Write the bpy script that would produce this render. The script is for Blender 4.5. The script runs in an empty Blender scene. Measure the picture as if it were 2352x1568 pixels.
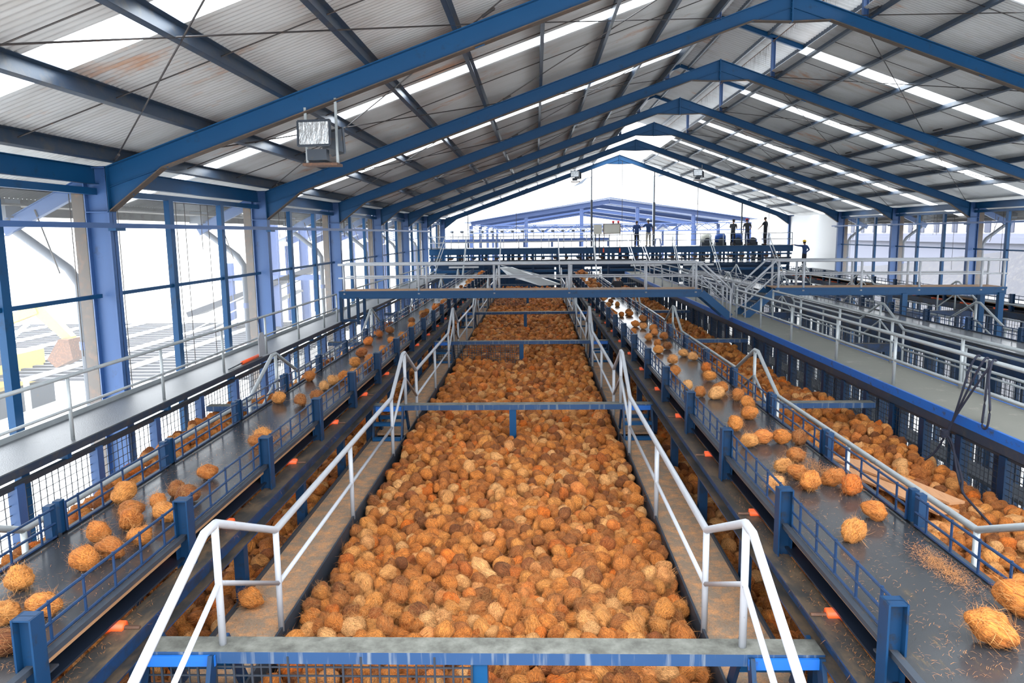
import bpy, bmesh, math, random
import numpy as np
from mathutils import Vector, Matrix

random.seed(7)
rng = np.random.default_rng(11)
SC = bpy.context.scene
COL = SC.collection

# ------------------------------------------------------------------ camera, sky, exposure
# metres; the camera's eye is the origin, Y runs down the hall, the ground lies at GZ
F_PX, PITCH, YAW, ROLL = 1731.9, .142, -.0333, -.0131
GZ = -10.5
_cy, _sy, _cp, _sp = math.cos(YAW), math.sin(YAW), math.cos(PITCH), math.sin(PITCH)
FWD = Vector((_sy * _cp, _cy * _cp, -_sp))
_r0 = Vector((_cy, -_sy, 0)); _u0 = _r0.cross(FWD)
CR = math.cos(ROLL) * _r0 + math.sin(ROLL) * _u0
CU = -math.sin(ROLL) * _r0 + math.cos(ROLL) * _u0
cam = bpy.data.cameras.new('camera')
cam.sensor_width = 36.0
cam.lens = F_PX * 36.0 / 2352
cam.clip_start, cam.clip_end = .05, 900
camo = bpy.data.objects.new('camera', cam); COL.objects.link(camo)
camo.matrix_world = Matrix(((CR.x, CU.x, -FWD.x, 0), (CR.y, CU.y, -FWD.y, 0), (CR.z, CU.z, -FWD.z, 0), (0, 0, 0, 1)))
SC.camera = camo

world = bpy.data.worlds.new('overcast_sky'); SC.world = world
world.use_nodes = True
_wt = world.node_tree
_bg = _wt.nodes['Background']
_bg.inputs[0].default_value = (.93, .965, 1.0, 1)
# overcast sky: three times as bright overhead as at the horizon
_tc = _wt.nodes.new('ShaderNodeTexCoord'); _sx = _wt.nodes.new('ShaderNodeSeparateXYZ'); _mr = _wt.nodes.new('ShaderNodeMapRange')
_wt.links.new(_tc.outputs['Generated'], _sx.inputs[0]); _wt.links.new(_sx.outputs['Z'], _mr.inputs['Value'])
_mr.inputs['From Min'].default_value = 0; _mr.inputs['From Max'].default_value = 1
_mr.inputs['To Min'].default_value = 2.3; _mr.inputs['To Max'].default_value = 6.9
_wt.links.new(_mr.outputs['Result'], _bg.inputs[1])
SC.view_settings.view_transform = 'Standard'
SC.view_settings.look = 'None'
SC.view_settings.gamma = 1.0
SC.view_settings.use_curve_mapping = False
SC.view_settings.exposure = 0.85
SC.cycles.max_bounces = 8
SC.cycles.diffuse_bounces = 5
SC.cycles.glossy_bounces = 3
SC.cycles.transmission_bounces = 4
SC.cycles.transparent_max_bounces = 10
SC.cycles.sample_clamp_indirect = 8
SC.cycles.caustics_reflective = False
SC.cycles.caustics_refractive = False

# ------------------------------------------------------------------ materials
def new_mat(name):
    m = bpy.data.materials.new(name); m.use_nodes = True
    nt = m.node_tree
    return m, nt, nt.nodes['Principled BSDF']

def nd(nt, typ, **kw):
    n = nt.nodes.new(typ)
    for k, v in kw.items():
        setattr(n, k, v)
    return n

def ramp(nt, fac, stops):
    r = nd(nt, 'ShaderNodeValToRGB')
    el = r.color_ramp.elements
    while len(el) < len(stops):
        el.new(.5)
    for e, (p, c) in zip(el, stops):
        e.position = p; e.color = (*c, 1) if len(c) == 3 else c
    nt.links.new(fac, r.inputs[0])
    return r.outputs[0]

def noise(nt, scale, detail=4, rough=.6, vec=None, coord='Object', stretch=None):
    n = nd(nt, 'ShaderNodeTexNoise')
    n.inputs['Scale'].default_value = scale
    n.inputs['Detail'].default_value = detail
    n.inputs['Roughness'].default_value = rough
    if vec is None:
        tc = nd(nt, 'ShaderNodeTexCoord'); vec = tc.outputs[coord]
    if stretch:
        mp = nd(nt, 'ShaderNodeMapping'); mp.inputs['Scale'].default_value = stretch
        nt.links.new(vec, mp.inputs[0]); vec = mp.outputs[0]
    nt.links.new(vec, n.inputs['Vector'])
    return n.outputs['Fac']

def mix(nt, fac, a, b, mode='MIX'):
    m = nd(nt, 'ShaderNodeMix', data_type='RGBA', blend_type=mode)
    for s, v in ((0, fac), (6, a), (7, b)):
        if isinstance(v, bpy.types.NodeSocket):
            nt.links.new(v, m.inputs[s])
        else:
            m.inputs[s].default_value = v if s == 0 else (*v, 1)
    return m.outputs[2]

def worn(name, base, alt, wear, scale=2.0, lo=.55, hi=.68, rough=.5, metal=0.0, stretch=None, bump=0.0, spec=.5):
    """paint or metal of one colour that varies a little, with patches of wear or dirt"""
    m, nt, b = new_mat(name)
    c = mix(nt, noise(nt, scale * .6, 3), base, alt)
    w = ramp(nt, noise(nt, scale * 2.3, 6, .7, stretch=stretch), [(lo, (0, 0, 0)), (hi, (1, 1, 1))])
    nt.links.new(mix(nt, w, c, wear), b.inputs['Base Color'])
    b.inputs['Roughness'].default_value = rough
    b.inputs['Metallic'].default_value = metal
    b.inputs['Specular IOR Level'].default_value = spec
    if bump:
        bp = nd(nt, 'ShaderNodeBump'); bp.inputs['Strength'].default_value = bump; bp.inputs['Distance'].default_value = .01
        nt.links.new(noise(nt, scale * 20, 4), bp.inputs['Height']); nt.links.new(bp.outputs[0], b.inputs['Normal'])
    return m

M = {}
M['blue'] = worn('blue_paint', (.0015, .041, .118), (.003, .056, .152), (.008, .028, .055), 1.5, .58, .75, .42, spec=.28)
M['blue_lit'] = worn('column_blue_window_lit', (.026, .078, .215), (.038, .10, .26), (.024, .038, .070), 1.2, .6, .8, .45)  # paler copy of the blue steel, window light put into the colour
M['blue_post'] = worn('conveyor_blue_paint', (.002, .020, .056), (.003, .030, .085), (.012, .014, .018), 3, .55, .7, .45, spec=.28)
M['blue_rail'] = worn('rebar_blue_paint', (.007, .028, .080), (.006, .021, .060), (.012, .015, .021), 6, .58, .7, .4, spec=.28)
M['blue_edge'] = worn('walkway_blue_paint', (.003, .095, .40), (.005, .115, .46), (.035, .05, .08), 2.5, .56, .66, .5)
M['purlin'] = worn('purlin_paint', (.018, .036, .065), (.030, .050, .085), (.07, .07, .07), 2, .5, .72, .42, .2)
M['dark_steel'] = worn('dark_steel', (.022, .030, .045), (.04, .05, .065), (.10, .06, .03), 3, .58, .75, .5, .3)
M['white_pipe'] = worn('white_pipe_paint', (.38, .40, .43), (.31, .33, .37), (.17, .145, .13), 7, .62, .78, .4)
M['grey_pipe'] = worn('galvanised_pipe', (.36, .39, .41), (.27, .30, .31), (.15, .14, .12), 7, .6, .78, .42, .25)
M['concrete'] = worn('walkway_concrete', (.19, .19, .165), (.145, .147, .13), (.27, .26, .225), 1.2, .58, .72, .75, bump=.2)
M['ground'] = worn('pale_ground', (.62, .62, .60), (.5, .5, .48), (.40, .38, .34), .12, .55, .75, .9)
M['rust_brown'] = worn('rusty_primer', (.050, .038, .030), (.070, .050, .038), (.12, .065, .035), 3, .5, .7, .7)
M['empty_belt'] = worn('pale_glare_belt', (.15, .155, .165), (.20, .205, .215), (.08, .075, .07), 2, .58, .75, .24, stretch=(1, .3, 1))  # lighter than the loaded belts: the glare on them is painted in
M['chequer'] = worn('chequer_plate', (.17, .18, .19), (.13, .14, .15), (.09, .085, .08), 3, .6, .75, .45, .4, bump=.5)
M['belt'] = worn('rubber_belt', (.020, .022, .025), (.034, .036, .039), (.085, .060, .032), 4, .60, .78, .23, stretch=(1, .25, 1))
M['belt_under'] = worn('return_belt_rubber', (.006, .010, .019), (.010, .015, .026), (.03, .03, .03), 2, .65, .8, .30)
M['wood'] = worn('skirt_wood', (.36, .20, .10), (.25, .14, .07), (.10, .06, .04), 5, .55, .72, .7, stretch=(1, .15, 1))
M['board'] = worn('fresh_board', (.42, .22, .11), (.34, .17, .08), (.24, .11, .05), 3, .5, .75, .6, stretch=(6, .5, 6))
M['orange'] = worn('orange_roller', (.85, .08, .01), (.80, .11, .02), (.30, .05, .02), 5, .66, .8, .4)
M['shaft'] = worn('rusty_shaft', (.12, .06, .035), (.08, .05, .04), (.22, .10, .05), 8, .5, .7, .6, .4)
M['mesh'] = worn('mesh_wire', (.020, .028, .042), (.03, .04, .055), (.12, .06, .03), 5, .62, .78, .5, .3)
M['cable'] = worn('steel_cable', (.030, .028, .030), (.05, .045, .045), (.10, .06, .04), 9, .55, .7, .5, .4)
M['pvc'] = worn('pvc_pipe', (.105, .125, .16), (.09, .11, .14), (.06, .065, .07), 2, .6, .8, .4)
M['gutter'] = worn('gutter_metal', (.10, .09, .08), (.07, .065, .06), (.045, .035, .028), 3, .5, .7, .6)
M['white_wall'] = worn('white_cladding', (.80, .81, .82), (.76, .78, .79), (.60, .58, .55), .7, .66, .85, .6)
M['sheet'] = worn('galvanised_sheet', (.42, .43, .44), (.50, .51, .52), (.30, .29, .27), 1, .6, .8, .30, .5)
M['cream'] = worn('cabinet_paint', (.70, .70, .62), (.64, .64, .57), (.40, .30, .12), 3, .66, .8, .5)
M['red_lamp'] = worn('red_plastic', (.80, .01, .03), (.7, .01, .02), (.6, .02, .03), 5, .7, .9, .3)
M['navy_motor'] = worn('motor_blue', (.01, .07, .32), (.015, .09, .38), (.03, .04, .06), 4, .62, .8, .4)
M['yellow'] = worn('excavator_yellow', (.46, .34, .095), (.40, .29, .08), (.2, .13, .05), 2, .6, .8, .5)
M['shed_blue'] = worn('shed_blue_steel', (.035, .065, .175), (.045, .08, .20), (.06, .09, .16), 1, .6, .8, .5)
M['shed_roof'] = worn('shed_roof_sheet', (.07, .10, .19), (.055, .08, .16), (.12, .14, .2), 1, .6, .8, .5)
M['far_wall'] = worn('far_wall_render', (.14, .15, .20), (.12, .13, .18), (.10, .11, .14), .4, .6, .8, .8)
M['far_dark'] = worn('far_window_glass', (.022, .030, .065), (.03, .038, .075), (.05, .05, .08), .4, .6, .8, .4)
M['gabion'] = worn('grey_slope', (.020, .021, .030), (.03, .031, .042), (.045, .042, .045), 1.2, .5, .62, .9)
M['slat_white'] = worn('scaffold_white', (.5, .5, .5), (.4, .4, .41), (.25, .25, .26), 1, .6, .8, .6)
M['slat_grey'] = worn('scaffold_deck_grey', (.020, .023, .032), (.03, .033, .042), (.06, .06, .06), 1, .6, .8, .7)
M['rope'] = worn('blue_rope_fibre', (.006, .010, .026), (.010, .015, .034), (.03, .02, .024), 40, .5, .65, .85)
M['skin'] = worn('skin', (.36, .19, .12), (.31, .16, .10), (.30, .15, .10), 8, .7, .9, .55)
M['hair'] = worn('black_hair', (.012, .010, .010), (.02, .016, .014), (.02, .016, .014), 20, .6, .8, .5)
M['glass'], _nt, _b = new_mat('floodlight_glass')
_b.inputs['Base Color'].default_value = (.75, .78, .8, 1); _b.inputs['Roughness'].default_value = .18; _b.inputs['Metallic'].default_value = .8
_bp = nd(_nt, 'ShaderNodeBump'); _bp.inputs['Strength'].default_value = .9; _bp.inputs['Distance'].default_value = .02
_nt.links.new(noise(_nt, 22, 3, stretch=(1, 1, .3)), _bp.inputs['Height']); _nt.links.new(_bp.outputs[0], _b.inputs['Normal'])

def cloth(name, c):
    return worn(name, c, tuple(x * .8 for x in c), tuple(x * .65 for x in c), 9, .55, .8, .85)

def roof_mat():
    m, nt, b = new_mat('corrugated_roof_sheet')
    tc = nd(nt, 'ShaderNodeTexCoord')
    c = mix(nt, noise(nt, .35, 4, vec=tc.outputs['Object']), (.40, .41, .42), (.50, .51, .52))
    streak = ramp(nt, noise(nt, 1.0, 5, .65, tc.outputs['Object'], stretch=(.5, 2.2, .5)), [(.50, (0, 0, 0)), (.72, (.55, .55, .55))])
    c = mix(nt, streak, c, (.30, .275, .25))
    rust = ramp(nt, noise(nt, .55, 6, .72, tc.outputs['Object'], stretch=(.55, 1.3, .55)), [(.59, (0, 0, 0)), (.68, (.75, .75, .75))])
    c = mix(nt, rust, c, (.40, .20, .10))
    nt.links.new(c, b.inputs['Base Color'])
    b.inputs['Roughness'].default_value = .45; b.inputs['Metallic'].default_value = .25
    return m
M['roof'] = roof_mat()

def skylight_mat():
    m, nt, b = new_mat('translucent_sheet')
    tr = nd(nt, 'ShaderNodeBsdfTranslucent'); tr.inputs[0].default_value = (.90, .94, .97, 1)
    gl = nd(nt, 'ShaderNodeBsdfDiffuse'); gl.inputs[0].default_value = (.8, .83, .85, 1)
    mx = nd(nt, 'ShaderNodeMixShader'); mx.inputs[0].default_value = .12
    nt.links.new(tr.outputs[0], mx.inputs[1]); nt.links.new(gl.outputs[0], mx.inputs[2])
    nt.links.new(mx.outputs[0], nt.nodes['Material Output'].inputs[0])
    return m
M['skylight'] = skylight_mat()

def net_mat():
    m, nt, b = new_mat('dusty_net')
    tp = nd(nt, 'ShaderNodeBsdfTransparent')
    tr = nd(nt, 'ShaderNodeBsdfTranslucent'); tr.inputs[0].default_value = (.92, .94, .97, 1)
    mx = nd(nt, 'ShaderNodeMixShader'); mx.inputs[0].default_value = .07
    nt.links.new(tp.outputs[0], mx.inputs[1]); nt.links.new(tr.outputs[0], mx.inputs[2])
    nt.links.new(mx.outputs[0], nt.nodes['Material Output'].inputs[0])
    return m
M['net'] = net_mat()

def beam_mat():
    """blue beam face with pale runs of cement"""
    m, nt, b = new_mat('beam_paint_with_runs')
    tc = nd(nt, 'ShaderNodeTexCoord')
    geo = nd(nt, 'ShaderNodeNewGeometry'); sx = nd(nt, 'ShaderNodeSeparateXYZ'); nt.links.new(geo.outputs['Normal'], sx.inputs[0])
    face = mix(nt, noise(nt, 2, 3, vec=tc.outputs['Object']), (.004, .034, .105), (.007, .046, .13))
    runs = ramp(nt, noise(nt, 9, 4, .6, tc.outputs['Object'], stretch=(1.6, 1, .12)), [(.54, (0, 0, 0)), (.66, (.7, .7, .7))])
    face = mix(nt, runs, face, (.15, .175, .195))
    top = mix(nt, ramp(nt, noise(nt, 6, 6, .7, tc.outputs['Object']), [(.35, (0, 0, 0)), (.7, (1, 1, 1))]), (.055, .055, .048), (.17, .175, .155))
    up = ramp(nt, sx.outputs['Z'], [(.4, (0, 0, 0)), (.6, (1, 1, 1))])
    nt.links.new(mix(nt, up, face, top), b.inputs['Base Color'])
    b.inputs['Roughness'].default_value = .6
    return m
M['beam'] = beam_mat()

def channel_mat():
    """blue channel whose upper faces carry brown dust and fibre dirt"""
    m, nt, b = new_mat('dusty_channel')
    tc = nd(nt, 'ShaderNodeTexCoord')
    geo = nd(nt, 'ShaderNodeNewGeometry'); sx = nd(nt, 'ShaderNodeSeparateXYZ'); nt.links.new(geo.outputs['Normal'], sx.inputs[0])
    face = mix(nt, ramp(nt, noise(nt, 3, 5, .7, tc.outputs['Object']), [(.45, (0, 0, 0)), (.62, (1, 1, 1))]), (.004, .030, .095), (.010, .014, .022))
    top = mix(nt, ramp(nt, noise(nt, 5, 6, .7, tc.outputs['Object'], stretch=(1, .4, 1)), [(.45, (0, 0, 0)), (.7, (1, 1, 1))]), (.030, .029, .028), (.13, .085, .048))
    up = ramp(nt, sx.outputs['Z'], [(.4, (0, 0, 0)), (.6, (1, 1, 1))])
    nt.links.new(mix(nt, up, face, top), b.inputs['Base Color'])
    b.inputs['Roughness'].default_value = .5
    return m
M['channel'] = channel_mat()

def plank_mat():
    m, nt, b = new_mat('dusty_plank')
    tc = nd(nt, 'ShaderNodeTexCoord')
    c = mix(nt, noise(nt, .8, 3, vec=tc.outputs['Object']), (.17, .155, .13), (.27, .165, .095))
    f = ramp(nt, noise(nt, 5, 8, .75, tc.outputs['Object']), [(.45, (0, 0, 0)), (.68, (1, 1, 1))])
    c = mix(nt, f, c, (.55, .25, .09))
    g = ramp(nt, noise(nt, 60, 3, .7, tc.outputs['Object']), [(.50, (0, 0, 0)), (.70, (.8, .8, .8))])
    c = mix(nt, g, c, (.12, .085, .055))
    nt.links.new(c, b.inputs['Base Color']); b.inputs['Roughness'].default_value = .85
    return m
M['plank'] = plank_mat()

def coco_mat():
    m, nt, b = new_mat('coconut_fibre')
    at = nd(nt, 'ShaderNodeAttribute', attribute_name='tint')
    lc = nd(nt, 'ShaderNodeAttribute', attribute_name='lc')
    hr = nd(nt, 'ShaderNodeAttribute', attribute_name='hair')
    oi = nd(nt, 'ShaderNodeObjectInfo')
    ad = nd(nt, 'ShaderNodeMath', operation='ADD'); nt.links.new(at.outputs['Fac'], ad.inputs[0]); nt.links.new(oi.outputs['Random'], ad.inputs[1])
    fr = nd(nt, 'ShaderNodeMath', operation='FRACT'); nt.links.new(ad.outputs[0], fr.inputs[0])
    base = ramp(nt, fr.outputs[0], [(0, (.21, .070, .021)), (.10, (.35, .120, .031)), (.30, (.52, .172, .036)), (.52, (.61, .200, .036)),
                                    (.70, (.66, .262, .060)), (.85, (.74, .385, .150)), (.94, (.72, .170, .014)), (1, (.27, .088, .028))])
    fib = noise(nt, 36, 6, .75, lc.outputs['Vector'], stretch=(3.4, 3.4, .32))
    fcol = ramp(nt, fib, [(.34, (.22, .18, .14)), (.5, (.90, .87, .83)), (.68, (1.65, 1.7, 1.75))])
    c = mix(nt, 1.0, base, fcol, 'MULTIPLY')
    blot = ramp(nt, noise(nt, 9, 3, .6, lc.outputs['Vector']), [(.34, (.62, .54, .48)), (.52, (1, 1, 1))])
    c = mix(nt, .8, c, mix(nt, 1.0, c, blot, 'MULTIPLY'))
    c = mix(nt, hr.outputs['Fac'], c, mix(nt, .28, base, (.85, .52, .22)))
    nt.links.new(c, b.inputs['Base Color'])
    b.inputs['Roughness'].default_value = .72
    b.inputs['Specular IOR Level'].default_value = .3
    bp = nd(nt, 'ShaderNodeBump'); bp.inputs['Strength'].default_value = 1.0; bp.inputs['Distance'].default_value = .02
    nt.links.new(fib, bp.inputs['Height']); nt.links.new(bp.outputs[0], b.inputs['Normal'])
    return m
M['coco'] = coco_mat()
M['litter'] = worn('coir_litter', (.36, .155, .045), (.26, .10, .03), (.48, .26, .10), 30, .55, .7, .85)
M['dark_fibre'] = worn('old_fibre', (.055, .05, .045), (.09, .075, .06), (.14, .11, .08), 12, .55, .7, .9)

# ------------------------------------------------------------------ mesh helpers
OFF = {}

class MB:
    def __init__(s):
        s.v = []; s.f = []
    def add(s, vs, fs):
        k = len(s.v); s.v.extend(tuple(v) for v in vs); s.f.extend(tuple(i + k for i in f) for f in fs); return s
    def box(s, x0, x1, y0, y1, z0, z1):
        return s.add([(x, y, z) for z in (z0, z1) for y in (y0, y1) for x in (x0, x1)],
                     [(0, 2, 3, 1), (4, 5, 7, 6), (0, 1, 5, 4), (2, 6, 7, 3), (0, 4, 6, 2), (1, 3, 7, 5)])
    def bar(s, p, q, w, h, up=(0, 0, 1)):
        p = Vector(p); q = Vector(q); d = (q - p).normalized(); u = Vector(up)
        r = d.cross(u)
        if r.length < 1e-5: r = d.cross(Vector((1, 0, 0)))
        r.normalize(); u = r.cross(d).normalized()
        c = [(-w / 2, -h / 2), (w / 2, -h / 2), (w / 2, h / 2), (-w / 2, h / 2)]
        return s.add([e + r * a + u * b for e in (p, q) for a, b in c],
                     [(3, 2, 1, 0), (4, 5, 6, 7), (0, 1, 5, 4), (1, 2, 6, 5), (2, 3, 7, 6), (3, 0, 4, 7)])
    def ibeam(s, p, q, h, b, t=.012, up=(0, 0, 1)):
        """p, q on the middle of the web"""
        p = Vector(p); q = Vector(q); d = (q - p).normalized(); u = Vector(up)
        r = d.cross(u)
        if r.length < 1e-5: r = d.cross(Vector((1, 0, 0)))
        r.normalize(); u = r.cross(d).normalized()
        s.bar(p, q, t, h - 2 * t, u)
        for k in (-1, 1):
            o = u * (k * (h - t) / 2); s.bar(p + o, q + o, b, t, u)
        return s
    def tube(s, pts, r, n=6, cap=True):
        pts = [Vector(p) for p in pts]; m = len(pts)
        vs = []
        for i, p in enumerate(pts):
            a = (p - pts[i - 1]).normalized() if i else None
            b = (pts[i + 1] - p).normalized() if i < m - 1 else None
            d = (a + b).normalized() if a and b else (a or b)
            x = d.cross(Vector((0, 0, 1)))
            if x.length < .05: x = d.cross(Vector((0, 1, 0)))
            x.normalize(); y = x.cross(d).normalized()
            rr = r[i] if isinstance(r, (list, tuple)) else r
            if a and b:
                co = max(.5, math.sqrt((1 + a.dot(b)) / 2))
            else: co = 1
            bend = (b - a).normalized() if a and b and (b - a).length > 1e-4 else None
            for k in range(n):
                t = 2 * math.pi * k / n
                o = x * math.cos(t) * rr + y * math.sin(t) * rr
                if bend is not None: o += bend * (o.dot(bend) * (1 / co - 1))
                vs.append(p + o)
        fs = [(i * n + k, i * n + (k + 1) % n, (i + 1) * n + (k + 1) % n, (i + 1) * n + k) for i in range(m - 1) for k in range(n)]
        if cap:
            fs.append(tuple(range(n))[::-1]); fs.append(tuple((m - 1) * n + k for k in range(n)))
        return s.add(vs, fs)
    def prism(s, poly, d):
        """poly: 3-D outline, d: thickness vector"""
        n = len(poly); d = Vector(d); P = [Vector(p) for p in poly]
        return s.add([p - d / 2 for p in P] + [p + d / 2 for p in P],
                     [tuple(range(n))[::-1], tuple(range(n, 2 * n))] + [(i, (i + 1) % n, n + (i + 1) % n, n + i) for i in range(n)])
    def ball(s, c, rx, ry, rz, nu=10, nv=7):
        vs = [(c[0], c[1], c[2] - rz)]
        for j in range(1, nv):
            a = math.pi * j / nv
            for i in range(nu):
                b = 2 * math.pi * i / nu
                vs.append((c[0] + rx * math.sin(a) * math.cos(b), c[1] + ry * math.sin(a) * math.sin(b), c[2] - rz * math.cos(a)))
        vs.append((c[0], c[1], c[2] + rz))
        fs = [(0, 1 + (i + 1) % nu, 1 + i) for i in range(nu)]
        for j in range(nv - 2):
            fs += [(1 + j * nu + i, 1 + j * nu + (i + 1) % nu, 1 + (j + 1) * nu + (i + 1) % nu, 1 + (j + 1) * nu + i) for i in range(nu)]
        L = 1 + (nv - 1) * nu
        fs += [(L, L - nu + i, L - nu + (i + 1) % nu) for i in range(nu)]
        return s.add(vs, fs)
    def build(s, name, mat, parent=None, smooth=False):
        me = bpy.data.meshes.new(name)
        off = OFF.get(parent.name, Vector((0, 0, 0))) if parent else Vector((0, 0, 0))
        me.from_pydata([(x - off.x, y - off.y, z - off.z) for x, y, z in s.v], [], s.f)
        me.materials.append(M[mat] if isinstance(mat, str) else mat)
        if smooth:
            me.polygons.foreach_set('use_smooth', [True] * len(me.polygons))
        me.update()
        o = bpy.data.objects.new(name, me); COL.objects.link(o)
        if parent: o.parent = parent
        OFF[o.name] = off
        return o

def tag(o, label=None, cat=None, group=None, kind=None):
    if cat and not kind: kind = 'thing'
    for k, v in (('label', label), ('category', cat), ('group', group), ('kind', kind)):
        if v: o[k] = v
    return o

def thing(name, label, cat, loc=(0, 0, 0), group=None):
    o = bpy.data.objects.new(name, None); COL.objects.link(o)
    o.location = loc; o.empty_display_size = .1
    OFF[o.name] = Vector(loc)
    return tag(o, label, cat, group)

def again(o, d, parent=None, kids=()):
    """the same part once more, moved by d, with its sub-parts"""
    c = o.copy(); COL.objects.link(c); c.location = o.location + Vector(d)
    c.parent = parent if parent is not None else o.parent
    for k in kids:
        e = k.copy(); COL.objects.link(e); e.parent = c
    return c

ORD = ['first', 'second', 'third', 'fourth', 'fifth', 'sixth', 'seventh', 'eighth', 'ninth', 'tenth', 'eleventh', 'twelfth', 'thirteenth',
       'fourteenth', 'fifteenth', 'sixteenth', 'seventeenth', 'eighteenth', 'nineteenth', 'twentieth']
def nth(i):
    if i < 20: return ORD[i]
    n = i + 1
    tens = {2: 'twenty', 3: 'thirty', 4: 'forty', 5: 'fifty', 6: 'sixty'}
    if n % 10 == 0: return {2: 'twentieth', 3: 'thirtieth', 4: 'fortieth', 5: 'fiftieth', 6: 'sixtieth'}[n // 10]
    return tens[n // 10] + '-' + ORD[n % 10 - 1]

# ------------------------------------------------------------------ the hall
XL, XR, XA = -6.49, 17.76, 5.885                       # inner column faces, ridge
FY = [11.53 + 6.8 * i for i in range(6)] + [54.3]      # portal frames
SL, SR = .346, .366
ZA = 5.36                                              # rafter top at the ridge
def zt(x): return ZA - SL * (XA - x) if x < XA else ZA - SR * (x - XA)
YN = 2.6                                               # near end of what is built
YE = 55.2

MB().add([(-160, -30, GZ), (190, -30, GZ), (190, 320, GZ), (-160, 320, GZ)], [(0, 1, 2, 3)]).build('floor', 'ground')['kind'] = 'structure'

# portal frames
for i, y in enumerate(FY):
    far = ['nearest to the camera', 'second from the camera', 'third from the camera', 'fourth from the camera', 'fifth from the camera', 'sixth from the camera', 'at the far open gable'][i]
    t = thing('portal_frame', 'blue steel portal frame of columns and sloping rafters, ' + far, 'portal frame', (XL, y, GZ), 'portal frames of the hall')
    def side(fx, s):
        """fx maps a left-side x to the wanted side; s = +1 left, -1 right"""
        xi = XL if s > 0 else XR
        xo = xi - .37 * s
        m = MB(); zc = zt(xi)
        m.box(min(xi, xo), max(xi, xo), y - .006, y + .006, GZ, zc + .02)
        m.box(min(xi, xi - .014 * s), max(xi, xi - .014 * s), y - .1, y + .1, GZ, zc)
        m.box(min(xo, xo + .014 * s), max(xo, xo + .014 * s), y - .1, y + .1, GZ, zc - .05)
        m.box(min(xi, xo), max(xi, xo), y - .1, y + .1, zc - .02, zc + .0)
        m.box(min(xi, xo), max(xi, xo), y - .1, y + .1, .40, .414)
        m.build('column', 'blue_lit', t)
        k = .86 * s
        P = lambda x, z: (x, y, z)
        x1 = xi + .86 * s
        xh = XA - .885 * s
        m = MB()
        zb = lambda x: zt(x) - .315
        poly = [P(xi, zt(xi)), P(XA, ZA), P(XA, 4.715), P(xh, zb(xh) + .012), P(x1, zb(x1)), P(xi, .417)]
        m.prism(poly, (0, .012, 0))
        upv = Vector((-(ZA - zt(xi)) , 0, XA - xi)).normalized() * (1 if s > 0 else -1)
        m.bar(P(xi, zt(xi)), P(XA, ZA), .18, .016, upv)
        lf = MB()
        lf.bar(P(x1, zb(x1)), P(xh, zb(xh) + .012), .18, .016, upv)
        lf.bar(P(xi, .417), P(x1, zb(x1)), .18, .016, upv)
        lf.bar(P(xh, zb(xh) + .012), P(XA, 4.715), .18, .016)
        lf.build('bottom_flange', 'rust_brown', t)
        m.bar(P(xi, .417 + .36), P(x1, zb(x1)), .09, .010, upv)
        m.bar(P(xh, zb(xh)), P(XA, ZA - .33), .09, .010, upv)
        for x in (x1, xi + .30 * s, xi + .58 * s, xh):
            m.bar(P(x, zb(x) if x != xi + .3 * s else .66), P(x - .10 * s * 0, zt(x)), .13, .010, (0, 1, 0))
        for f in (.25, .45, .65, .82):
            x = x1 + (xh - x1) * f; m.bar(P(x + .05 * s, zb(x)), P(x - .06 * s, zt(x)), .15, .010, (0, 1, 0))
        m.box(xi - .008, xi + .008, y - .1, y + .1, .40, zt(xi))
        m.build('rafter', 'blue', t)
    side(None, 1); side(None, -1)
    m = MB(); m.box(XA - .016, XA + .016, y - .1, y + .1, 4.70, ZA + .02)
    for z in (4.80, 4.90, 5.0, 5.12, 5.24):
        for dy in (-.06, .06):
            m.box(XA - .03, XA + .03, y + dy - .014, y + dy + .014, z - .014, z + .014)
    m.build('apex_plate', 'blue', t)

# purlins: one continuous channel per line
PX_L = [-6.31, -5.02, -3.71, -2.42, -1.12, .17, 1.47, 2.78, 4.09]
PX_R = [7.66, 8.93, 10.24, 11.56, 12.76, 13.92, 15.09, 16.39]
for side_, xs in (('west', PX_L), ('east', PX_R)):
    for k, x in enumerate(xs):
        z = zt(x) + .012
        sl = SL if side_ == 'west' else -SR
        up = Vector((-sl, 0, 1)).normalized(); rt = Vector((1, 0, sl)).normalized()
        c = Vector((x, 0, z)) + up * .095
        m = MB(); a = Vector((0, YN, 0)); b = Vector((0, YE, 0))
        m.bar(c + a, c + b, .008, .19, up)
        for q in (-1, 1):
            m.bar(c + a + up * .091 * q + rt * .033 * q, c + b + up * .091 * q + rt * .033 * q, .07, .008, up)
        if side_ == 'west':
            lab = 'dark blue roof purlin, %s up from the glazed wall with the walkway' % ORD[k]
        else:
            lab = 'dark blue roof purlin beyond the ridge, %s down from the ridge vent' % ORD[k]
        tag(m.build('purlin', 'purlin'), lab, 'purlin', 'roof purlins')

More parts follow.
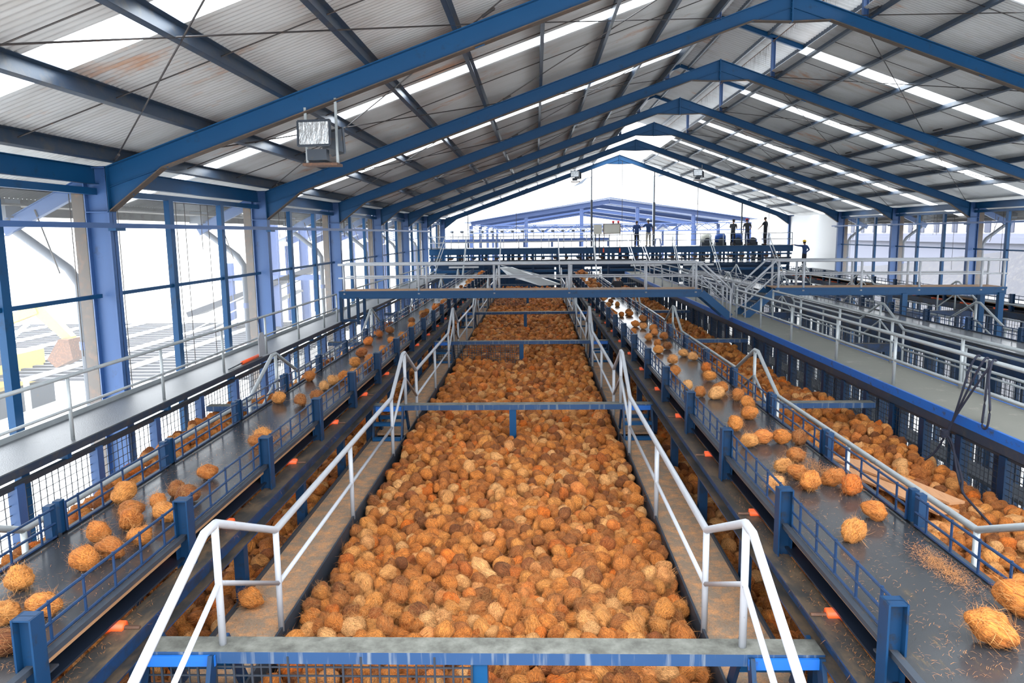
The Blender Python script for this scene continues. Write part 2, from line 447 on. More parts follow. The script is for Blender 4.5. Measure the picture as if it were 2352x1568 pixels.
# corrugated sheets between translucent strips
STRIPS_W = [7.60, 14.46, 21.44, 28.2, 35.0, 41.8, 49.2]
STRIPS_E = [8.2, 15.0, 21.95, 28.2, 35.4, 42.2, 49.2]
STW = .68
PITCH_C = .105
def sheet(x0, x1, y0, y1, side_, amp=.015):
    ny = max(2, int(round((y1 - y0) / PITCH_C)) * 6)
    ys = np.linspace(y0, y1, ny + 1)
    ph = 2 * np.pi * ys / PITCH_C
    nx = 4; xs = np.linspace(x0, x1, nx + 1)
    sl = SL if side_ == 'w' else -SR
    up = np.array([-sl, 0, 1]) / math.hypot(1, sl)
    V = []
    for x in xs:
        z = zt(x) + .225
        h = amp * np.sin(ph)
        V.append(np.stack([x + up[0] * h, ys, z + up[2] * h], 1))
    V = np.concatenate(V)
    n = ny + 1
    fs = [(a * n + j, a * n + j + 1, (a + 1) * n + j + 1, (a + 1) * n + j) for a in range(nx) for j in range(ny)]
    return V.tolist(), fs

XEL, XER = -8.35, 19.65                                 # eaves of the overhang
VL, VR = 4.22, 7.50                                     # edges of the ridge vent opening
for nm, s_, xa, xb in (('ceiling', 'w', XEL, VL), ('ceiling', 'e', VR, XER)):
    m = MB(); y = YN
    for sy in (STRIPS_W if s_ == 'w' else STRIPS_E) + [None]:
        e = sy if sy is not None else YE + .3
        if e - y > .05: m.add(*sheet(xa, xb, y, e, s_))
        if sy is not None: y = sy + STW
    o = m.build(nm, 'roof', smooth=True); o['kind'] = 'structure'
wn = 0
for s_, xa, xb in (('w', XEL, VL), ('e', VR, XER)):
    for sy in (STRIPS_W if s_ == 'w' else STRIPS_E):
        wn += 1
        m = MB(); m.add(*sheet(xa, xb, sy, sy + STW, s_, .006))
        m.build('window_%d' % wn, 'skylight', smooth=True)['kind'] = 'structure'

# sag rods and bracing under the roof
for i, y in enumerate([4.73] + FY[:-1]):
    y2 = FY[i]
    for f in (1 / 3., 2 / 3.):
        for s_, x0, x1 in (('w', -6.31, 4.09), ('e', 7.66, 16.39)):
            yy = y + (y2 - y) * f
            m = MB(); m.tube([(x0, yy, zt(x0) + .10), (x1, yy, zt(x1) + .10)], .009, 5)
            tag(m.build('sag_rod', 'cable'), '%s dark tie rod down the roof slope %s the ridge, %s bay from the camera' % (
                'nearer' if f < .5 else 'farther', 'before' if s_ == 'w' else 'beyond', ORD[i]), 'tie rod', 'tie rods between the purlins')
    for s_, pans in (('w', [(-6.42, -.9), (-.9, 4.3)]), ('e', [(7.4, 12.4), (12.4, 17.6)])):
        for k, (a, b) in enumerate(pans):
            t = thing('cross_brace', 'crossed brace rods under the roof %s the ridge, %s half, %s bay from the camera' % (
                'before' if s_ == 'w' else 'beyond', ('lower', 'upper')[k] if s_ == 'w' else ('upper', 'lower')[k], ORD[i]), 'brace', (a, y, zt(a)), 'roof bracing')
            za = .02
            m = MB(); m.tube([(a, y2, zt(a) + za), (b, y, zt(b) + za)], .011, 5); o = m.build('brace_rod', 'cable', t)
            MB().tube([(a + .16, y2 - .2, zt(a) + za + .05), (a + .34, y2 - .43, zt(a) + za + .09)], .022, 6).build('turnbuckle', 'cable', t)
            MB().tube([(a, y, zt(a) + za), (b, y2, zt(b) + za)], .011, 5).build('brace_rod', 'cable', t)

# ridge vent: posts, rafters and a small raised roof
t = thing('ridge_vent', 'raised ridge vent roof on short blue posts above the roof opening', 'roof vent', (XA, FY[0], ZA))
RVZ, RVE = 6.62, 5.62
m = MB()
for s in (-1, 1):
    n = 90; ny = int((YE - FY[0] + 4) / .21) * 6
    y0 = FY[0] - 4
    ys = np.linspace(y0, YE - 8, ny + 1); V = []
    for f in np.linspace(0, 1, 3):
        x = XA + s * 2.75 * f; z = RVZ + .1 - 1.0 * f
        V.append(np.stack([np.full(ny + 1, x), ys, z + .018 * np.sin(2 * np.pi * ys / .21)], 1))
    V = np.concatenate(V).tolist(); k = ny + 1
    m.add(V, [(a * k + j, a * k + j + 1, (a + 1) * k + j + 1, (a + 1) * k + j) for a in range(2) for j in range(ny)])
m.build('roof_sheet', 'roof', t, smooth=True)
for y in FY[:5]:
    for s in (-1, 1):
        x = XA + s * 1.66
        MB().ibeam((x, y, zt(x)), (x, y, RVZ - .62), .12, .10, .01, (1, 0, 0)).build('post', 'blue_lit', t)
        MB().ibeam((XA, y, RVZ), (XA + s * 2.7, y, RVZ - .99), .14, .1, .01).build('rafter', 'blue', t)
for s in (-1, 1):
    for f in (.12, .55, .97):
        MB().bar((XA + s * 2.7 * f, FY[0] - 4, RVZ + .06 - .99 * f), (XA + s * 2.7 * f, YE - 8, RVZ + .06 - .99 * f), .06, .12).build('purlin', 'purlin', t)
MB().tube([(VR, FY[0] - 4, 5.88), (VR, YE - 8, 5.88)], .014, 5).build('wire', 'shaft', t)
MB().tube([(VL + .05, FY[0] - 4, 5.88), (VL + .05, YE - 8, 5.88)], .014, 5).build('wire', 'shaft', t)
m = MB()
for s_, x in (('e', VR), ('w', VL + .05)):
    for k in range(620):
        y = FY[0] - 3 + random.random() ** 1.2 * 40
        cl = .25 + .75 * abs(math.sin(y * .9) * math.sin(y * .37 + 1))
        L = (.12 + random.random() * .75) * cl
        p = Vector((x, y, 5.88)); q = p + Vector((random.uniform(-.05, .05), random.uniform(-.10, .10), -L))
        w = random.uniform(.004, .012)
        m.add([p + Vector((0, -w, 0)), p + Vector((0, w, 0)), q], [(0, 1, 2)])
tag(m.build('hanging_fibre', 'dark_fibre'), 'tufts of old coir fibre hanging from the ridge vent wires', 'fibre', None, 'stuff')

# side walls
def wall_side(s):
    """s=+1: the wall beside the left walkway; s=-1: the far right wall"""
    W = 'walkway wall' if s > 0 else 'far side wall'
    xi = XL if s > 0 else XR
    X = lambda d: xi - d * s                           # d metres outwards from the inner face
    ys = [4.73] + FY
    zc = zt(xi)
    rng_ = range(0, 7) if s > 0 else range(3, 6)
    for i in rng_:
        y0, y1 = ys[i], ys[i + 1]
        bay = '%s bay from the camera' % ORD[i]
        m = MB(); m.ibeam((X(.22), y0 + .02, zc - .12), (X(.22), y1 - .02, zc - .12), .26, .13, .012)
        m.bar((X(.25), y0 + .02, zc - .36), (X(.25), y1 - .02, zc - .36), .10, .10)
        tag(m.build('eave_beam', 'blue'), 'blue eave beam along the top of the %s, %s' % (W, bay), 'beam', 'eave beams of the %s' % W)
        for f in (1, 2):
            y = y0 + (y1 - y0) * f / 3
            m = MB(); m.bar((X(.24), y, GZ), (X(.24), y, zc - .4), .09, .12, (0, 1, 0)); m.bar((X(.18), y, GZ), (X(.18), y, zc - .4), .014, .16, (0, 1, 0))
            tag(m.build('wall_mullion', 'blue'), 'slim mullion of the %s, %s in the %s' % (W, ORD[f - 1], bay), 'mullion', 'mullions of the %s' % W)
        m = MB(); m.bar((X(.24), y0 + .1, -.87), (X(.24), y1 - .1, -.87), .06, .06); m.bar((X(.24), y0 + .1, -3.0), (X(.24), y1 - .1, -3.0), .06, .06)
        tag(m.build('wall_girt', 'blue'), 'horizontal blue girt rail across the %s, %s' % (W, bay), 'girt', 'girts of the %s' % W)
        # dark strip just outside each column
        y = y1
        m = MB(); m.box(min(X(.40), X(.58)), max(X(.40), X(.58)), y - .07, y + .07, GZ, zc - .30)
        tag(m.build('cladding_rail', 'rust_brown'), 'brown weathered upright behind the %s column, %s' % (W, bay.replace('bay', 'column')), 'upright', 'uprights of the %s' % W)
        # canopy bracket, downpipe outside
        t = thing('eave_bracket', 'blue canopy bracket outside the %s, %s' % (W, bay), 'bracket', (X(.6), y, .3), 'canopy brackets of the %s' % W)
        xe = X(1.75)
        MB().ibeam((X(.4), y, zc - .25), (xe, y, zc - .92), .22, .1, .01).build('arm', 'blue_lit', t)
        MB().tube([(X(1.2), y - .02, zc - .62), (X(.9), y - .02, zc - 1.6)], .012, 5).build('tie', 'cable', t)
        t = thing('downpipe', 'grey plastic rainwater downpipe slanting to the %s, %s' % (W, bay), 'downpipe', (X(.75), y, GZ), 'downpipes of the %s' % W)
        yq = y + .08
        pts = [(xe + .06 * s, yq - .1, .42), (xe + .1 * s, yq, .18), (X(.88), yq + .1, -.46), (X(.74), yq + .12, -.70), (X(.74), yq + .12, GZ)]
        MB().tube(pts, .072, 10).build('pipe', 'pvc', t, True)
        MB().box(min(xe - .12, xe + .2), max(xe - .12, xe + .2), yq - .25, yq + .1, .34, .62).build('hopper', 'pvc', t)
        MB().tube([(X(.74), yq + .12, -1.75), (X(.74), yq + .12, -1.62)], .085, 10).build('collar', 'shed_blue', t)
    # dusty net bays
    for i in range(0 if s > 0 else 3, 7 if s > 0 else 6):
        y0, y1 = ys[i], ys[i + 1]
        m = MB(); m.add([(X(.34), y0 + .12, GZ + .02), (X(.34), y1 - .12, GZ + .02), (X(.34), y1 - .12, zc - .42), (X(.34), y0 + .12, zc - .42)], [(0, 1, 2, 3)])
        m.build('window_%d' % (20 + i + (10 if s < 0 else 0)), 'net')['kind'] = 'structure'
        m = MB()
        for k in range(5):
            y = random.uniform(y0 + .5, y1 - .5); z = zc - .42
            L = random.choice([.7, .9, 2.4, 3.2])
            m.tube([(X(.32), y, z), (X(.32), y + random.uniform(-.02, .02), z - L)], .008, 4)
        tag(m.build('hanging_cord', 'cable'), 'thin dirty cords hanging down the %s net, %s bay from the camera' % (W, ORD[i]), 'cord', None, 'stuff')
    # gutter
    m = MB(); xe = X(1.85); ze = zt(xi) - 1.85 * (SL if s > 0 else SR) + .1
    ya, yb = (YN, YE) if s > 0 else (22, YE)
    m.box(min(xe, xe - .2 * s), max(xe, xe - .2 * s), ya, yb, ze - .16, ze + .12)
    m.box(min(xe, xe + .5 * s), max(xe, xe + .5 * s), ya, yb, ze - .02, ze + .01)
    tag(m.build('gutter', 'gutter'), 'weathered grey gutter under the canopy edge outside the %s' % W, 'gutter')
    # conduit along the columns
    m = MB(); ya, yb = (YN, 46.2) if s > 0 else (22, 46.2)
    t = thing('conduit_rail', 'thin blue conduit rail running past the columns of the %s' % W, 'conduit', (xi + .06 * s, ya, .25))
    m.bar((xi + .06 * s, ya, .20), (xi + .06 * s, yb, .20), .05, .075); m.build('rail', 'blue_lit', t)
    for y in FY[:6]:
        if y > ya: MB().box(xi - .02, xi + .10 * s if s > 0 else xi + .02, y - .12, y + .16, .12, .165).build('bracket', 'blue', t) if s > 0 else MB().box(xi - .1, xi + .02, y - .12, y + .16, .12, .165).build('bracket', 'blue', t)
wall_side(1); wall_side(-1)

# far end: white cladding at the right corner, slim gable posts
MB().box(17.90, 18.02, 45.75, 58.5, GZ, .95).build('wall_right', 'white_wall')['kind'] = 'structure'
for k, (x, thick) in enumerate([(-4.85, .10), (3.95, .14), (8.35, .14), (14.5, .17)]):
    z = zt(x) - .3
    m = MB(); m.bar((x, 54.3, GZ), (x, 54.3, z - 2.1), thick, thick, (0, 1, 0)); m.bar((x, 54.3, z - 2.1), (x, 54.3, z), thick * .5, thick * .5, (0, 1, 0))
    tag(m.build('gable_post', 'dark_steel'), 'slim dark post in the open far gable, %s from the walkway wall' % ORD[k], 'post', 'gable posts')
for k, x in enumerate([-1.4, 6.1, 11.4, 16.4]):
    tag(MB().tube([(x, 54.3, -3), (x, 54.3, zt(x) - .3)], .02, 5).build('gable_wire', 'cable'), 'thin wire hanging in the far gable opening, %s from the walkway wall' % ORD[k], 'wire', 'gable wires')

# floodlights hung under rafters
def floodlight(x, y, ztop, zbot, label, detail=True):
    t = thing('floodlight', label, 'floodlight', (x, y, zbot))
    for dx in (-.23, .23):
        m = MB(); m.bar((x + dx, y, zbot), (x + dx, y, ztop + (.10 if dx > 0 else -.03)), .035, .035); m.build('hanger', 'grey_pipe', t)
    MB().box(x - .26, x + .26, y - .16, y + .16, zbot - .02, zbot + .02).build('tray', 'shaft', t)
    # lamp facing the camera, tilted downwards
    def head(cx, cy, cz, ang, tilt):
        R = Matrix.Rotation(ang, 3, 'Z') @ Matrix.Rotation(tilt, 3, 'X')
        def T(p): return Vector((cx, cy, cz)) + R @ Vector(p)
        a = [(-.25, 0, -.18), (.25, 0, -.18), (.25, 0, .18), (-.25, 0, .18)]; b = [(-.13, .20, -.10), (.13, .20, -.10), (.13, .20, .10), (-.13, .20, .10)]
        h = MB().add([T(p) for p in a + b], [(4, 5, 6, 7), (0, 1, 5, 4), (1, 2, 6, 5), (2, 3, 7, 6), (3, 0, 4, 7), (0, 3, 2, 1)]).build('lamp_housing', 'dark_steel', t)
        m = MB(); m.add([T(p) for p in [(-.23, -.012, -.16), (.23, -.012, -.16), (.23, -.012, .16), (-.23, -.012, .16)]], [(0, 1, 2, 3)]); m.build('lamp_glass', 'glass', h)
        m = MB()
        for p, q in zip(a, a[1:] + a[:1]): m.bar(T(p), T(q), .03, .03)
        m.build('bezel', 'dark_steel', h)
    head(x - .05, y - .22, zbot + .44, -.15, -.05)
    head(x + .18, y + .22, zbot + .36, 2.2, -.05)
    MB().box(x - .19, x + .10, y - .14, y + .02, zbot + .06, zbot + .22).build('ballast_box', 'dark_steel', t)
floodlight(-3.2, 11.53, 1.93, 1.06, 'twin floodlight on a hanging tray under the nearest rafter')
floodlight(2.36, 45.5, 3.5, 2.98, 'small floodlight under a far rafter, over the first conveyor side')
floodlight(9.53, 45.5, 3.75, 2.95, 'small floodlight under a far rafter beyond the ridge')

# ------------------------------------------------------------------ walkways and the footbridge
DZ, RT, RM = -2.44, -1.65, -2.05                        # walkway deck, its top rail and middle rail

def rail_run(t, pts_top, pts_mid, posts, mat, r=.028, toe=None):
    MB().tube(pts_top, r, 8).build('top_rail', mat, t, True)
    for pm in pts_mid: MB().tube(pm, r * .72, 6).build('middle_rail', mat, t, True)
    for p, q in posts: MB().tube([p, q], r * .9, 8).build('post', mat, t, True)
    if toe: MB().tube(toe, r * .7, 6).build('toe_rail', mat, t, True)

# left walkway along the glazed wall
t = thing('walkway', 'chequer-plate walkway along the glazed wall', 'walkway', (-6.05, YN, DZ))
MB().box(-6.45, -5.62, YN, 47.6, DZ - .012, DZ).build('deck', 'chequer', t)
m = MB(); m.box(-5.66, -5.61, YN, 47.6, DZ - .10, DZ - .012); m.build('edge_channel', 'purlin', t)
MB().box(-6.47, -6.45, YN, 47.6, DZ - .10, DZ + .07).build('kick_plate', 'grey_pipe', t)
for k in range(18):
    y = 3.6 + 2.5 * k
    m = MB(); m.bar((-6.45, y, DZ - .1), (-5.62, y, DZ - .1), .08, .12); m.build('support', 'blue', t)
XW = -5.72
for nm, ys, lab in (('near', [4.4, 6.6, 8.85, 11.15, 13.4, 15.6, 17.8, 20.0, 21.35], 'grey pipe handrail on the chequer-plate walkway, stretch before the footbridge'),
                    ('far', [22.6, 24.8, 27.0, 29.3, 31.5, 33.8, 36, 38.3, 40.6, 43], 'grey pipe handrail on the chequer-plate walkway, stretch beyond the footbridge')):
    t = thing('handrail', lab, 'handrail', (XW, ys[0], DZ), 'walkway handrails')
    y0 = YN if nm == 'near' else ys[0]; y1 = ys[-1]
    top = [(XW, y0, RT), (XW, y1, RT)]; mid = [(XW, y0, RM), (XW, y1, RM)]
    if nm == 'far': top += [(XW, 47.6, -.2)]; mid += [(XW, 47.6, -.6)]
    rail_run(t, top, [mid], [((XW, y, DZ), (XW, y, RT)) for y in ys], 'grey_pipe', .026)

# right walkway
t = thing('walkway', 'concrete walkway with bright blue edge between the two bin rows', 'walkway', (6.06, YN, DZ))
MB().box(5.57, 6.55, YN, 47.6, DZ - .06, DZ).build('deck', 'concrete', t)
for x in (5.555, 6.565):
    MB().box(x - .018, x + .018, YN, 47.6, DZ - .125, DZ + .005).build('edge_plate', 'blue_edge', t)
    MB().box(x - .010, x + .010, YN, 47.6, DZ - .25, DZ - .125).build('edge_channel', 'purlin', t)
for k in range(18):
    y = 4.1 + 2.5 * k
    for x in (5.66, 6.46):
        MB().bar((x, y, DZ - .06), (x, y, GZ), .12, .12, (0, 1, 0)).build('support', 'blue_post', t)
for x, nm, ya, yb in ((5.64, 'on the coconut side of the concrete walkway', [4.7, 7.05, 9.47, 11.92, 14.22, 16.77, 19.08, 21.4], [22.5, 24.6, 26.8, 29.2, 31.6, 34, 36.4, 38.8, 41.2, 43.4]),
                      (6.50, 'on the empty-bin side of the concrete walkway', [6.9, 9.3, 11.6, 13.9, 16.3, 18.7, 20.9], [22.9, 25.2, 27.5, 29.9, 32.3, 34.7, 37.1, 39.5, 41.9, 43.6])):
    for ys, st in ((ya, 'before the footbridge'), (yb, 'beyond the footbridge')):
        t = thing('handrail', 'white pipe handrail %s, %s' % (nm, st), 'handrail', (x, ys[0], DZ), 'walkway handrails')
        y0 = YN if ys is ya else ys[0]; y1 = ys[-1]
        top = [(x, y0, RT), (x, y1, RT)]; mid = [(x, y0, RM), (x, y1, RM)]
        if ys is yb: top += [(x, 47.6, -.2)]; mid += [(x, 47.6, -.6)]
        rail_run(t, top, [mid], [((x, y, DZ), (x, y, RT)) for y in ys], 'white_pipe' if ys is yb else 'grey_pipe', .030,
                 [(x, y0, DZ + .06), (x, y1, DZ + .06)] if x > 6 else None)

# footbridge, in two halves that step down onto the concrete walkway
BY0, BY1 = 21.45, 22.35
def bridge(x0, x1, bz0, bz1, label, posts, down):
    """down: end (+1 / -1) that steps down to the walkway"""
    t = thing('footbridge', label, 'footbridge', ((x0 + x1) / 2, BY0, (bz0 + bz1) / 2), 'halves of the footbridge')
    z = lambda x: bz0 + (bz1 - bz0) * (x - x0) / (x1 - x0)
    m = MB()
    m.add([(x0, BY0, bz0), (x1, BY0, bz1), (x1, BY1, bz1), (x0, BY1, bz0), (x0, BY0, bz0 - .02), (x1, BY0, bz1 - .02), (x1, BY1, bz1 - .02), (x0, BY1, bz0 - .02)],
          [(0, 1, 2, 3), (7, 6, 5, 4), (0, 4, 5, 1), (1, 5, 6, 2), (2, 6, 7, 3), (3, 7, 4, 0)])
    m.build('deck', 'wood', t)
    for y in (BY0, BY1):
        m = MB(); m.ibeam((x0, y, bz0 - .12), (x1, y, bz1 - .12), .20, .09, .012); m.bar((x0, y - .03, bz0 - .03), (x1, y - .03, bz1 - .03), .012, .06)
        m.build('side_beam', 'blue', t)
        MB().tube([(x0, y, z(x0) + .75), (x1, y, z(x1) + .75)], .035, 8).build('top_rail', 'white_pipe', t, True)
        MB().tube([(x0, y, z(x0) + .37), (x1, y, z(x1) + .37)], .022, 8).build('middle_rail', 'white_pipe', t, True)
        for k, x in enumerate(posts):
            xx = x + (.10 if y == BY1 else 0)
            if x0 <= xx <= x1: MB().tube([(xx, y, z(xx) - .1), (xx, y, z(xx) + .75)], .034, 8).build('post', 'white_pipe', t, True)
        if down:
            xa, za = (x1, bz1) if down > 0 else (x0, bz0)
            xb = xa + .82 * down
            m = MB(); m.bar((xa, y, za - .1), (xb, y, DZ + .02), .04, .20); m.build('stair_stringer', 'blue', t)
            MB().tube([(xa, y, za + .75), (xb, y, RT + .02)], .028, 8).build('stair_rail', 'white_pipe', t, True)
            MB().tube([(xa, y, za + .37), (xb, y, RM + .02)], .02, 6).build('stair_rail', 'white_pipe', t, True)
            MB().tube([(xb, y, DZ), (xb, y, RT + .03)], .028, 8).build('post', 'white_pipe', t, True)
    if down:
        for f in (.25, .5, .75):
            x = xa + .82 * down * f; zz = za + (DZ - za) * f
            MB().box(x - .11, x + .11, BY0, BY1, zz - .02, zz + .01).build('tread', 'dark_steel', t)
    return t
t = bridge(-5.66, 4.66, -1.57, -1.62, 'white-railed footbridge crossing over the heap and both loaded belts', [-5.5, -3.36, -1.2, .93, 3.1, 4.5], 1)
m = MB()
for x in (-5.62, -5.14):
    for y in (BY0 + .03, BY1 - .03): MB().bar((x, y, -1.75), (x, y, DZ - .1), .08, .08, (0, 1, 0)).build('leg', 'blue_post', t)
m.bar((-5.62, BY0 + .03, -2.42), (-5.14, BY0 + .03, -2.42), .07, .07)
m.build('cross_tie', 'blue_post', t)
t = bridge(6.72, 13.10, -1.60, -1.64, 'white-railed footbridge crossing over the empty bins', [6.8, 7.5, 9.1, 10.7, 12.4, 13.0], -1)
for x in (10.3, 12.95):
    for y in (BY0, BY1): MB().bar((x, y, -1.8), (x, y, GZ), .14, .14, (0, 1, 0)).build('leg', 'blue', t)

# ------------------------------------------------------------------ cross beams, planks, stiles
ZB = -2.80
BY = [4.83 + 7.45 * k for k in range(6)]                # cross beams
ZP = -3.33                                              # planks beside the bin
XP1, XP2 = -2.20, 1.38                                  # handrails of the planks
def cross_beam(x0, x1, y, label, mesh_half, post=True):
    t = thing('cross_beam', label, 'beam', ((x0 + x1) / 2, y, ZB), 'beams across the bins')
    m = MB(); m.box(x0, x1, y - .10, y + .10, ZB - .02, ZB); m.box(x0, x1, y - .10, y - .075, ZB - .085, ZB - .02); m.box(x0, x1, y + .075, y + .10, ZB - .085, ZB - .02)
    m.build('beam', 'beam', t)
    xc = (x0 + x1) / 2
    if post: MB().bar((xc, y - .03, ZB - .02), (xc, y - .03, -3.95), .11, .11, (0, 1, 0)).build('post', 'blue', t)
    if mesh_half:
        m = MB(); xa, xb = mesh_half
        z = -3.02
        n = int((xb - xa) / .062)
        for k in range(n + 1):
            x = xa + (xb - xa) * k / n; w = .014 if k % 2 == 0 else .009
            m.box(x - w / 2, x + w / 2, y - .09 - w, y - .09, -3.9, ZB - (.03 if k % 8 == 0 else .085))
        for k in range(14):
            zz = -2.91 - .064 * k
            m.box(xa, xb, y - .10, y - .09, zz - .005, zz + .005)
        m.build('wire_panel', 'mesh', t)
for k, y in enumerate(BY):
    cross_beam(-2.72, 1.90, y, 'cement-stained blue beam across the middle bin, %s from the camera' % ORD[k], (-2.72, -.46) if k in (0, 2, 4) else None)
    if k: cross_beam(3.60, 5.50, y, 'grey-topped beam over the concrete walkway bin, %s from the camera' % ORD[k - 1], None, False)
    if k: cross_beam(-5.55, -4.35, y, 'grey-topped beam over the chequer-plate walkway bin, %s from the camera' % ORD[k - 1], None, False)

ends = [2.3] + BY + [46.6]
for s_, (xa, xb) in (('nearer the glazed wall', (-2.74, -2.19)), ('nearer the concrete walkway', (1.37, 1.91))):
    for k in range(len(ends) - 1):
        m = MB()
        y0, y1 = ends[k] + .13, ends[k + 1] - .13
        t = thing('plank', 'fibre-strewn walking plank %s, %s stretch from the camera' % (s_, ORD[k]), 'plank', ((xa + xb) / 2, y0, ZP), 'walking planks')
        MB().box(xa, xb, y0, y1, ZP - .04, ZP).build('board', 'plank', t)
        m = MB()
        for x in (xa, xb): m.box(x - .010, x + .010, y0, y1, ZP - .25, ZP + .045)
        m.build('edge_angle', 'dark_steel', t)
    for k, y in enumerate(BY):
        t = thing('stile', 'blue step frame over the %s beam from the camera, %s' % (ORD[k], s_), 'steps', ((xa + xb) / 2, y, ZP), 'step frames over the beams')
        for d in (-1, 1):
            for x in (xa + .04, xb - .04):
                MB().bar((x, y + d * .10, ZB - .02), (x, y + d * .40, ZP - .02 if d > 0 else ZP - .25), .10, .03, (1, 0, 0)).build('stringer', 'blue_post', t)
            MB().bar((xa + .05, y + d * .24, ZB - .28), (xb - .05, y + d * .24, ZB - .28), .10, .05).build('tread', 'blue', t)
            if d < 0: MB().bar((xa + .05, y + d * .36, ZB - .50), (xb - .05, y + d * .36, ZB - .50), .10, .05).build('tread', 'blue', t)
            MB().bar((xa + .02, y + d * .115, ZB - .06), (xb - .02, y + d * .115, ZB - .055), .02, .075).build('head_plate', 'blue_edge', t)

def plank_rail(x, label, bys=BY, mat='white_pipe', zoff=0, y_end=47.4, y_start=2.0, dz_post=0):
    t = thing('handrail', label, 'handrail', (x, bys[0], ZP), 'handrails that climb over the beams')
    z0, z1 = -2.43 + zoff, -1.93 + zoff
    top = [(x, y_start, z0 - (.15 if y_start < 3 else 0))]
    posts = []; mids = []
    prev = y_start
    for y in bys:
        if y - 1.2 > y_start + .2: top += [(x, y - 1.22, z0)]
        top += [(x, y - .16, z1 + .0), (x, y + .02, z1), (x, y + 1.13, z0)]
        posts += [((x, y, ZB), (x, y, z1)), ((x, y + 1.13, ZP), (x, y + 1.13, z0))]
        mids.append([(x, y - 1.22, z0 - .45), (x, y, z1 - .42), (x, y + 1.13, z0 - .47)])
        if y - 1.2 > y_start + .2: posts.append(((x, y - 1.22, ZP), (x, y - 1.22, z0)))
    for a, b in zip(bys, bys[1:]):
        ya, yb = a + 1.13, b - 1.22
        mids.append([(x, ya, z0 - .47), (x, yb, z0 - .45)])
        posts.append(((x, (ya + yb) / 2, ZP), (x, (ya + yb) / 2, z0)))
    yl = bys[-1] + 1.13
    if y_end > yl + 2:
        top += [(x, y_end - 3.0, z0), (x, y_end, -.2)]
        mids.append([(x, yl, z0 - .47), (x, y_end - 3.0, z0 - .42), (x, y_end, -.6)])
        posts += [((x, y_end - 3.0, ZP), (x, y_end - 3.0, z0)), ((x, y_end, -.93), (x, y_end, -.2))]
    rail_run(t, top, mids, posts, mat, .030)
plank_rail(XP1, 'white pipe handrail along the middle bin, the one nearer the glazed wall')
plank_rail(XP2, 'white pipe handrail along the middle bin, the one nearer the concrete walkway')
plank_rail(3.56, 'grey pipe handrail outside the belt beside the concrete walkway bin', mat='grey_pipe')
plank_rail(-4.36, 'grey pipe handrail outside the belt below the chequer-plate walkway', mat='grey_pipe')

# ------------------------------------------------------------------ belt conveyors
def conveyor(cx, inner, y_first, step, label, loaded):
    t = thing('belt_conveyor', label, 'conveyor', (cx, 2.4, -2.63), 'belt conveyors')
    y0, y1 = 2.2, 47.3
    xi, xo = cx + .53 * inner, cx - .53 * inner
    MB().box(cx - .49, cx + .49, y0, y1, -2.395, -2.38).build('belt', 'belt' if loaded else 'empty_belt', t)
    m = MB(); m.box(cx - .515, cx + .515, y0, y1, -2.575, -2.56); m.build('return_belt', 'belt_under', t)
    for x in (xi, xo):
        s = 1 if x > cx else -1
        m = MB(); m.box(x - .06 * s - .02, x - .06 * s + .02, y0, y1, -2.47, -2.398); m.build('skirt_board', 'wood', t)
        m = MB(); m.box(min(x - .03 * s, x + .015 * s), max(x - .03 * s, x + .015 * s), y0, y1, -2.40, -2.365); m.build('side_angle', 'dark_steel', t)
        m = MB(); m.ibeam((x + .045 * s, y0, -2.73), (x + .045 * s, y1, -2.73), .20, .19, .014); m.box(x - .006, x + .006, y0, y1, -2.82, -2.64)
        if x == xo and not loaded: m.box(min(x + .03 * s, x + .05 * s), max(x + .03 * s, x + .05 * s), y0, y1, -2.86, -2.40)
        m.build('stringer', 'channel', t)
    n = int((y1 - y_first) / step)
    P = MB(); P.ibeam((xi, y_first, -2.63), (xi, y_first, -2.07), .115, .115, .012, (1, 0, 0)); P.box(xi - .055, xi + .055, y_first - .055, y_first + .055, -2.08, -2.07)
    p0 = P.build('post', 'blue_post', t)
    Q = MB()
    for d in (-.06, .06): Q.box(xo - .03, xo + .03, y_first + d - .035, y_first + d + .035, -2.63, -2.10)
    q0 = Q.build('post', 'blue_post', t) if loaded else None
    br = MB().box(min(xi, xi - .12 * inner), max(xi, xi - .12 * inner), y_first + .07, y_first + .22, -2.50, -2.488).build('bracket', 'dark_steel', t)
    G = []
    for x, s in ((xi - .045 * inner, 1), (xo + .045 * inner, 1))[:2 if loaded else 1]:
        g = MB()
        ya, yb = y_first + .075, y_first + step - .075
        for z in (-2.12, -2.245, -2.355): g.tube([(x, ya, z), (x, yb, z)], .0105, 6)
        for k in range(1, 6):
            yy = ya + (yb - ya) * (k - .5) / 5; g.tube([(x, yy, -2.36), (x, yy, -2.105)], .010, 5)
        g.tube([(x, ya, -2.36), (x, ya, -2.11)], .010, 5)
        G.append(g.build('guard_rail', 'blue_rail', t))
    R = MB().tube([(cx - .555, y_first + .88, -2.622), (cx + .555, y_first + .88, -2.622)], .045, 10).build('return_roller', 'orange', t, True)
    RS = MB().tube([(cx - .66, y_first + .88, -2.625), (cx + .66, y_first + .88, -2.625)], .016, 6).build('shaft', 'shaft', R)
    C = MB().tube([(cx - .50, y_first + .12, -2.45), (cx + .50, y_first + .12, -2.45)], .04, 8).build('carrying_roller', 'orange', t, True)
    LG = [MB().bar((x, y_first + 1.05, -2.83), (x, y_first + 1.05, -3.9 if loaded else GZ), .10, .10, (0, 1, 0)).build('leg', 'blue_post', t) for x in (xi, xo)]
    for k in range(1, n):
        d = (0, step * k, 0)
        again(p0, d); again(br, d)
        if q0: again(q0, d); again(C, d)
        for g in LG: again(g, d)
        again(R, d, kids=(RS,))
        for g in G: again(g, d)
    again(p0, (0, step * n, 0))
    if q0: again(q0, (0, step * n, 0))
    return t
